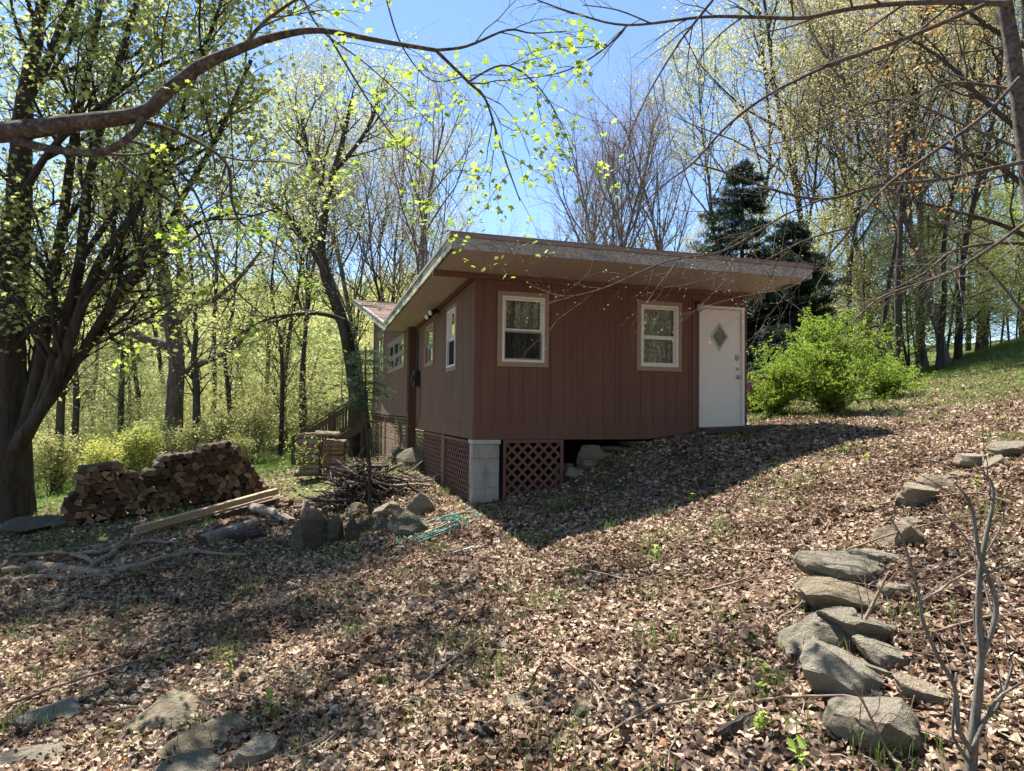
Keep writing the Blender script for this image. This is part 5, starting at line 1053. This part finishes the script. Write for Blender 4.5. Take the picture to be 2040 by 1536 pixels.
# overhanging maple whose trunk stands just outside the left edge
S_ov = spec(seg=[6, 6, 6, 5], kids=[5, 4, 4], wob=[.08, .12, .14, .18], up=[0, -.02, -.05, -.08], lr=[.5, .55, .55], k=[6, 5, 4, 3], ang=[.7, .7, .7], rr=[.4, .45, .5])
O0 = P(-330, 1500, 4.6); O0[2] = gz(O0[0], O0[1])-.1
path_tree('overhanging_maple', 'lichened maple limb reaching in from the left edge with bright young leaves', [
  [O0]+W([(-320, 1000, 4.6), (-300, 500), (-200, 330), (-60, 275), (60, 258), (140, 246), (280, 226), (335, 180), (400, 132), (490, 92), (560, 70), (640, 61), (760, 82), (868, 100)], 4.8),
  [O0+np.array([0, 0, 2.9])]+W([(-325, 200, 4.7), (-320, -300, 4.8)], 4.7), W([(30, 280), (110, 298), (200, 304), (265, 268), (284, 232)], 4.78), W([(868, 100), (930, 92), (1010, 60), (1060, 66), (1130, 62)], 4.8), W([(868, 100), (935, 165), (968, 200), (1000, 300), (1036, 400)], 4.9),
  W([(487, 92), (520, 50), (570, 12), (640, -30)], 4.7), W([(282, 240), (350, 262), (420, 298), (455, 335), (462, 400), (482, 445), (540, 480), (590, 520)], 4.9), W([(225, 312), (290, 365), (370, 430), (430, 530), (480, 590), (600, 690)], 5.2),
  W([(258, 280), (320, 305), (380, 370), (410, 440), (432, 545), (395, 620)], 5.4), W([(655, 70), (690, 130), (740, 210), (790, 280), (850, 330), (905, 400)], 5.1), W([(605, 0), (640, 60), (720, 120), (800, 190), (870, 260)], 5.6), W([(770, 0), (800, 90), (860, 160), (940, 150), (1010, 150)], 6), W([(930, 165), (1000, 130), (1060, 160), (1110, 230), (1150, 330)], 5.4), W([(445, 130), (460, 240), (465, 340), (480, 400)], 5.0)],  # next: high limbs above the frame
  
  [[.15, .14, .13, .10, .075, .070, .064, .052, .050, .044, .034, .027, .021, .017, .0135], [.15, .12, .1], [.032, .028, .027, .026, .032], [.012, .008, .003], [.013, .009, .004], [.016, .012, .008], [.017, .013, .009, .004], [.012, .009, .004], [.013, .009, .004], [.009, .006, .003], [.009, .006, .003], [.008, .003], [.009, .006, .003], [.007, .003]],
  [0, 0, 2, 5, 8, 3, 6, 6, 6, 8, 8, 9, 9, 3], S_ov, M_vine, 3, .035, .030, star=True, bark=M_lichen, k=10, seed=12, lv=2, Lk=.95, sub=.32, wob=.03, upb=-.1, t0=.25)
OT = P(-320, -300, 4.8)
path_tree('tall_maple_crown', 'upper crown of the overhanging maple, above the view at left, shading the lower slope', [
  [OT+np.array([0, 0, -1.5]), OT, OT+np.array([.1, 1.4, 1.4]), OT+np.array([.6, 3.8, 2.8]), OT+np.array([1.6, 5.2, 3.6])], [OT, OT+np.array([1.4, 1.5, 1.6]), OT+np.array([2.6, 3.0, 2.3]), OT+np.array([3.6, 3.6, 2.8])], [OT+np.array([0, 0, -.6]), OT+np.array([-1, 1.6, 1.4]), OT+np.array([-1.4, 3.4, 2.6])], [OT+np.array([0, 0, -.3]), OT+np.array([.6, -.5, 1.8]), OT+np.array([1.4, .3, 3.4])]],
  [[.10, .10, .08, .05, .02], [.07, .05, .03, .015], [.07, .05, .02], [.06, .04, .02]], [12, 11, 9, 8], S_mp, L_maple, 3, .16, .05, star=True, bark=M_lichen, k=8, seed=77, lv=1, Lk=2.2, sub=.6, base=OT+np.array([0, 0, -1.5])) if 1 else None
# bare tree at the right edge, branches sweeping across the top
S_br = spec(seg=[6, 7, 7, 5], kids=[5, 6, 4], wob=[.06, .09, .11, .14], up=[0, 0, .0, .0], lr=[.6, .6, .5], k=[6, 5, 4, 3], ang=[.55, .5, .55], st=[.1, .1, .1], rr=[.4, .5, .5])
R0 = P(2105, 1250, 6.2); R0[2] = gz(R0[0], R0[1])-.1
path_tree('overhanging_bare_tree', 'dark slender trunk in the top right corner with bare budding branches sweeping left', [
  [R0]+W([(2110, 900), (2080, 600), (2046, 330), (2020, 120), (2000, 0), (1985, -150)], 6.2), W([(2008, 8), (1900, 4), (1780, 8), (1680, 20), (1600, 36), (1500, 34), (1400, 34), (1250, 50), (1150, 28), (1070, 0)], 6.1),
  W([(1960, 10), (1830, 66), (1740, 100), (1640, 135), (1530, 190), (1450, 250), (1380, 325), (1320, 370), (1260, 430), (1195, 495), (1170, 560)], 5.9), W([(2060, 318), (1960, 340), (1880, 357), (1750, 370), (1650, 396), (1560, 384), (1450, 345), (1380, 325)], 6.1),
  W([(2030, 155), (1960, 230), (1850, 310), (1765, 372), (1700, 450), (1640, 520), (1580, 570), (1480, 590), (1400, 612)], 5.8), W([(2075, 420), (1950, 510), (1860, 555), (1760, 590), (1700, 640), (1665, 680)], 6.0), W([(2100, 490), (1990, 484), (1900, 500), (1840, 545), (1760, 585)], 6.3),
  W([(2030, 180), (1900, 165), (1820, 195), (1740, 230), (1640, 225)], 6.2), W([(1250, 50), (1200, 100), (1130, 140), (1060, 155), (1010, 160)], 6.1), W([(1420, 0), (1380, 50), (1350, 90), (1290, 190), (1240, 300)], 6.0), W([(1640, 396), (1560, 430), (1500, 465), (1440, 475)], 6.0),
  W([(2040, 300), (1900, 240), (1800, 200), (1720, 210), (1600, 270), (1480, 300)], 6.4), W([(1300, 48), (1230, 20), (1160, 10)], 6), W([(1560, 430), (1440, 500), (1330, 520), (1200, 575), (1120, 590), (1060, 570)], 5.6), W([(1700, 450), (1600, 480), (1500, 530), (1400, 560), (1310, 575)], 5.7), W([(2090, 700), (1990, 560), (1900, 480), (1850, 420)], 6.2)],
  [[.095, .085, .075, .068, .064, .06], [.027, .023, .019, .016, .010, .006], [.020, .017, .013, .009, .005, .0025], [.022, .018, .015, .012, .007], [.016, .017, .012, .006, .003], [.018, .014, .008, .003], [.02, .016, .01, .004], [.016, .01, .004], [.01, .007, .003], [.013, .009, .004], [.01, .006, .003], [.014, .01, .004], [.008, .004], [.009, .006, .002], [.009, .005, .002], [.014, .009, .004]],
  [0, 14, 16, 10, 15, 10, 10, 11, 8, 11, 9, 12, 4, 12, 12, 12], S_br, m_leaf('opening_buds', [(0, (.35, .30, .14)), (1, (.72, .70, .40))], .4), 1, .006, .0075, bark=m_bark('bare_branch_bark', (.035, .028, .024), (.26, .215, .18), 22, None, .8), k=9, seed=31, lv=2, Lk=1.05, sub=.4, wob=.03, upb=-.03, t0=.12)
# clumps of orange-tan opening leaves high on the right
path_tree('orange_budded_tree', 'tree with clumps of orange-brown young leaves at the top right', [[grd(2120, 15)]+W([(2110, 500), (2080, 250), (2050, 50), (2040, -200)], 14), W([(2090, 420), (1990, 330), (1900, 300), (1840, 280)], 13.5), W([(2080, 300), (1960, 200), (1880, 120), (1780, 60)], 13.5), W([(2100, 500), (2000, 450), (1900, 420), (1820, 400)], 13.8), W([(2060, 100), (1980, 60), (1900, 0)], 14)],
  [[.2, .17, .13, .1], [.06, .04, .02], [.06, .04, .02], [.06, .04, .02], [.06, .03]], [8, 9, 9, 9, 8], S_thick, m_leaf('orange_young_leaves', [(0, (.28, .14, .04)), (.6, (.50, .26, .08)), (1, (.6, .42, .16))], .5), 6, .08, .042, seed=41, lv=2, Lk=2.6, sub=.16)
# spruce behind the cabin
def spruce(px, d, H, Rm, label, seed, leafm, name='spruce_tree', z0=.6, dens=1.0, fs=.055, up0=-.1):
    rnd = random.Random(seed); g_ = grd(px, d); r = empty(name, g_, label, 'tree'); mb = MB(); lb = MB(); mb.tube([(0, 0, 0), (0, 0, H*.5), (.05, 0, H)], [.016*H, .010*H, .01], 8)
    lp = []; z = z0
    while z < H-.2:
        f = 1-(z/H); nb = 5
        for q_ in range(nb):
            an = rnd.uniform(0, 6.28); L = Rm*(f**.75)*rnd.uniform(.35, 1.25)+.1; pts = []; n = 6
            for s_ in range(n+1): t = s_/n; pts.append(np.array([math.cos(an)*L*t, math.sin(an)*L*t, z+(up0-.15*f)*L*math.sin(t*2.2)+.12*L*t*t]))
            mb.tube(pts, np.linspace(.02, .005, n+1), 3)
            m_ = int(L*16*dens)+3
            for c in range(m_):
                t = rnd.random()**.7; i_ = min(int(t*n), n-1); b0 = pts[i_]+(pts[i_+1]-pts[i_])*(t*n-i_); sd = np.array([-math.sin(an), math.cos(an), 0])*rnd.choice((-1, 1)); Lt = L*.30*(1-t*.6)+.12
                for w_ in np.linspace(0, 1, 5): lp.append(b0+(sd*.8+np.array([math.cos(an), math.sin(an), -.25])*.6)*Lt*w_)
        z += H*.021+.02
    mb.build('trunk', M_tr[0], r); lp = np.array(lp); A_ = np.repeat(lp, 4, 0)+NR.normal(0, .035, (len(lp)*4, 3)); n = len(A_); X, Y, Z = frames(n, .3)
    X[:, 2] -= .25; T_ = np.array([[-1, -.13, 0], [1, 0, 0], [-1, .13, 0]]); mb2 = MB(); shape_add(mb2, A_, X, Y, Z, fs*NR.uniform(.7, 1.4, n), T_, [[[0, 1, 2]]]); mb2.build('foliage', leafm, r); return r
spruce(1478, 21, 8.2, 2.9, 'dark spruce towering right behind the cabin roof', 1, L_spr, fs=.075, dens=1.0)
spruce(1580, 19.5, 5.6, 2.5, 'lower dark spruce between the door end of the cabin and the bright shrub', 2, L_spr, fs=.075, z0=.3, dens=1.4)
# hemlock sapling before the stairs
def sapling_evergreen():
    p = G(738, 1034); r = empty('hemlock_sapling', p, 'thin dark evergreen sapling standing in front of the stairs and the brush pile', 'tree'); d = (p-CAM)@Fv; top_ = P(728, 690, d+.1)-p
    mb = MB(); st = [np.array([0, 0, -.1]), top_*.3+np.array([.01, 0, 0]), top_*.6+np.array([-.03, 0, 0]), top_]; mb.tube(st, [.032, .028, .022, .008], 7, wob=.05); lp = []; rnd = random.Random(5)
    for _ in range(54):
        t = rnd.uniform(.3, 1) if _ < 26 else rnd.uniform(.66, 1); b0 = np.array([np.interp(t, [0, .33, .66, 1], [s_[c] for s_ in st]) for c in range(3)]); an = rnd.uniform(0, 6.28); L = (.35+.55*rnd.random())*(1.25-t*.6); n = 6
        q_ = [b0+np.array([math.cos(an), math.sin(an), .12-.35*(s_/n)])*L*s_/n+np.array([rnd.gauss(0, .01) for _2 in range(3)]) for s_ in range(n+1)]; mb.tube(q_, np.linspace(.007, .002, n+1), 3)
        if t > .66:
            for s_ in range(1, n+1):
                for w_ in (-1, 1):
                    tw = q_[s_]+np.array([-math.sin(an)*w_, math.cos(an)*w_, -.15])*.16*(1.1-s_/n*.6); mb.tube([q_[s_], tw], .002, 3)
                    for u_ in np.linspace(0, 1, 6): lp.append(q_[s_]+(tw-q_[s_])*u_)
    mb.build('trunk', M_tr[0], r); lp = np.array(lp); A_ = np.repeat(lp, 6, 0)+NR.normal(0, .010, (len(lp)*6, 3)); n = len(A_); X, Y, Z = frames(n, .8); T_ = np.array([[-1, -.16, 0], [1, 0, 0], [-1, .16, 0]]); lb = MB(); shape_add(lb, A_, X, Y, Z, .016*NR.uniform(.7, 1.3, n), T_, [[[0, 1, 2]]]); lb.build('foliage', L_hem, r)
sapling_evergreen()
for i_, (px, d, H, Rm) in enumerate(()): spruce(px, d, H, Rm, ['hemlock behind the upper part of the staircase'][i_], 7+i_, L_hem, 'hemlock_tree', .5, .5, .05, up0=.0)
# bright arching shrub by the door
def bright_shrub(px, py, d, Rx, H, label, seed, leafm, nst=85, name='arching_shrub', ls=.022):
    rnd = random.Random(seed); g_ = P(px, py, d); g_[2] = gz(g_[0], g_[1]); r = empty(name, g_, label, 'shrub'); mb = MB(); lp = []
    for _ in range(nst):
        an = rnd.uniform(0, 6.28); R1 = Rx*rnd.uniform(.15, 1.2); h_ = H*rnd.uniform(.45, 1.2)*(1-.35*(R1/Rx)**2); pts = []; n = 9; j1, j2 = rnd.gauss(0, .12), rnd.gauss(0, .12)
        for s_ in range(n+1): t = s_/n; pts.append(np.array([math.cos(an+j1*t)*R1*t**1.25, math.sin(an+j1*t)*R1*t**1.25, h_*math.sin(min(t*1.75, 2.1)*.95)+rnd.gauss(0, .02)]))
        mb.tube(pts, np.linspace(.014, .003, n+1), 4)
        for s_ in range(2, n+1):
            for w_ in range(3):
                b0 = pts[s_-1]+(pts[s_]-pts[s_-1])*rnd.random(); dv = np.array([rnd.gauss(0, 1), rnd.gauss(0, 1), rnd.gauss(.35, .8)]); dv = unit(dv)*rnd.uniform(.10, .42); tip = b0+dv; mb.tube([b0, b0+dv*.5+np.array([0, 0, .01]), tip], .002, 3)
                for u_ in np.linspace(.15, 1, 7): lp.append(b0+dv*u_)
    mb.build('stems', M_tr[0], r); lb = MB(); leaves(lb, np.array(lp), 3, .018, ls, flat=.5); lb.build('foliage', leafm, r); return r
bright_shrub(1655, 832, 12.6, 1.42, 1.65, 'bright lime green arching shrub right of the cabin door', 3, L_bright, 95)
bright_shrub(1545, 838, 13.6, .75, 1.1, 'smaller lime green shrub close to the corner of the cabin beside the door', 4, L_bright, 28)
bright_shrub(1760, 800, 14.5, .8, .8, 'low sprawling green shrub right of the bright arching one', 5, L_bright, 26)
bright_shrub(1500, 812, 15, .5, .6, 'dark reddish weeds behind the corner of the cabin', 6, m_leaf('dark_red_weed', [(0, (.05, .03, .02)), (1, (.16, .09, .06))], .2), 24, 'weed_clump')
# foreground sapling bottom right
F0 = P(1940, 1600, 2.75); F0[2] = min(F0[2], gz(F0[0], F0[1]))
path_tree('foreground_sapling', 'bare grey forked sapling in the lower right corner, nearest the camera', [
  [F0]+W([(1935, 1536), (1940, 1460), (1948, 1380), (1955, 1300), (1950, 1230), (1952, 1150), (1962, 1080), (1978, 1000), (1975, 960), (1955, 940)], 2.75), W([(1958, 1300), (1975, 1260), (1985, 1200), (1965, 1140), (1950, 1100), (1938, 1020), (1925, 990), (1900, 960)], 2.74), W([(1938, 1500), (1910, 1450), (1902, 1370), (1870, 1310), (1840, 1240), (1830, 1180), (1800, 1080), (1772, 1030)], 2.7),
  W([(1938, 1490), (1960, 1440), (1990, 1390), (2020, 1370), (2060, 1350)], 2.72), W([(1945, 1440), (1985, 1410), (2010, 1350), (2018, 1320)], 2.8), W([(1932, 1520), (1905, 1480), (1898, 1450), (1905, 1340)], 2.7), W([(1960, 1110), (2000, 1020), (1935, 950)], 2.78)],
  [[.026, .022, .019, .015, .013, .011, .009, .005, .003], [.012, .010, .009, .007, .003], [.012, .009, .008, .006, .003], [.009, .006, .004], [.010, .007, .005], [.009, .006, .004], [.004, .003, .002]], [5, 3, 5, 2, 2, 1, 0], S_br, None, 0, 0, 0, bark=m_bark('speckled_grey_bark', (.13, .12, .11), (.34, .32, .28), 40), k=9, seed=51, lv=3, Lk=.45, wob=.05, upb=.2)
F1 = P(1760, 1500, 2.9); F1 = G(1800, 1545)
path_tree('twiggy_seedling', 'thin leafless seedling bending left across the nearest boulder', [[F1]+W([(1760, 1480, 2.9), (1720, 1400, 2.9), (1695, 1365, 2.9)], 2.9), W([(1745, 1450), (1770, 1420), (1805, 1430), (1822, 1385)], 2.9), W([(1715, 1400), (1712, 1460), (1714, 1530)], 2.9)], [[.008, .007, .005, .003], [.003, .002], [.003, .002]], [4, 1, 1], S_br, None, 0, 0, 0, bark=M_twig, k=6, seed=52, lv=3, Lk=.3)
F2 = G(1685, 1285)
path_tree('leaning_dead_stem', 'leaning grey dead stem poking up over the long striped boulder', [[F2]+W([(1720, 1240, 3.9), (1750, 1180, 3.9), (1772, 1138, 3.9)], 3.9), W([(1755, 1170), (1700, 1160), (1660, 1158)], 3.9)], [[.014, .012, .009, .006], [.004, .002]], [4, 1], S_br, None, 0, 0, 0, bark=M_silver, k=7, seed=53, lv=3, Lk=.35)
# small plants: one yellow flower near the shadow's edge, and seedlings
def plantlet(px, py, h_, lab, m_, nl=7, ls=.03, name='seedling', cat='plant', flower=None):
    p = G(px, py); r = empty(name, p, lab, cat, 'small green seedlings' if flower is None else None); mb = MB(); mb.tube([(0, 0, 0), (.01, 0, h_*.6), (0, .01, h_)], .0025, 4); mb.build('stem', M_vine, r)
    lb = MB(); leaves(lb, np.array([[0, 0, h_*t] for t in np.linspace(.3, 1, nl)]), 2, ls*.6, ls, flat=1.2); lb.build('leaves', m_, r)
    if flower is not None:
        fb_ = MB()
        for q_ in range(9): a = q_*.7; fb_.add([(0, 0, h_), (math.cos(a-.3)*.03, math.sin(a-.3)*.03, h_+.012), (math.cos(a)*.042, math.sin(a)*.042, h_+.004), (math.cos(a+.3)*.03, math.sin(a+.3)*.03, h_+.012)], [[0, 1, 2, 3]])
        fb_.build('flower', m_simple('yellow_petal', (.75, .58, .02), .6, .05), r)
plantlet(1378, 1006, .13, 'small yellow flower at the edge of the cabin shadow', M_vine, flower=1, name='yellow_flower', cat='flower')
for px, py, h_, lab in ((1725, 930, .16, 'pale seedling in sunlit leaves left of the speckled stone'), (1520, 1400, .2, 'upright seedling beside the stick at bottom right of centre'), (1590, 1530, .1, 'bright seedling on the bottom edge right of centre'), (1520, 1465, .12, 'round-leaved seedling above the broken log piece'), (455, 1350, .16, 'broad-leaved seedling above the shaded stone at lower left'), (1310, 1110, .1, 'seedling in sunlit leaves right of the shadow tip'), (1950, 980, .14, 'yellowish seedling beside the foreground sapling tip'), (1690, 905, .12, 'tiny seedling near the grassy crest'), (535, 1430, .16, 'seedling by the long diagonal slab'), (1170, 1000, .08, 'seedling inside the cabin shadow')): plantlet(px, py, h_, lab, M_vine)
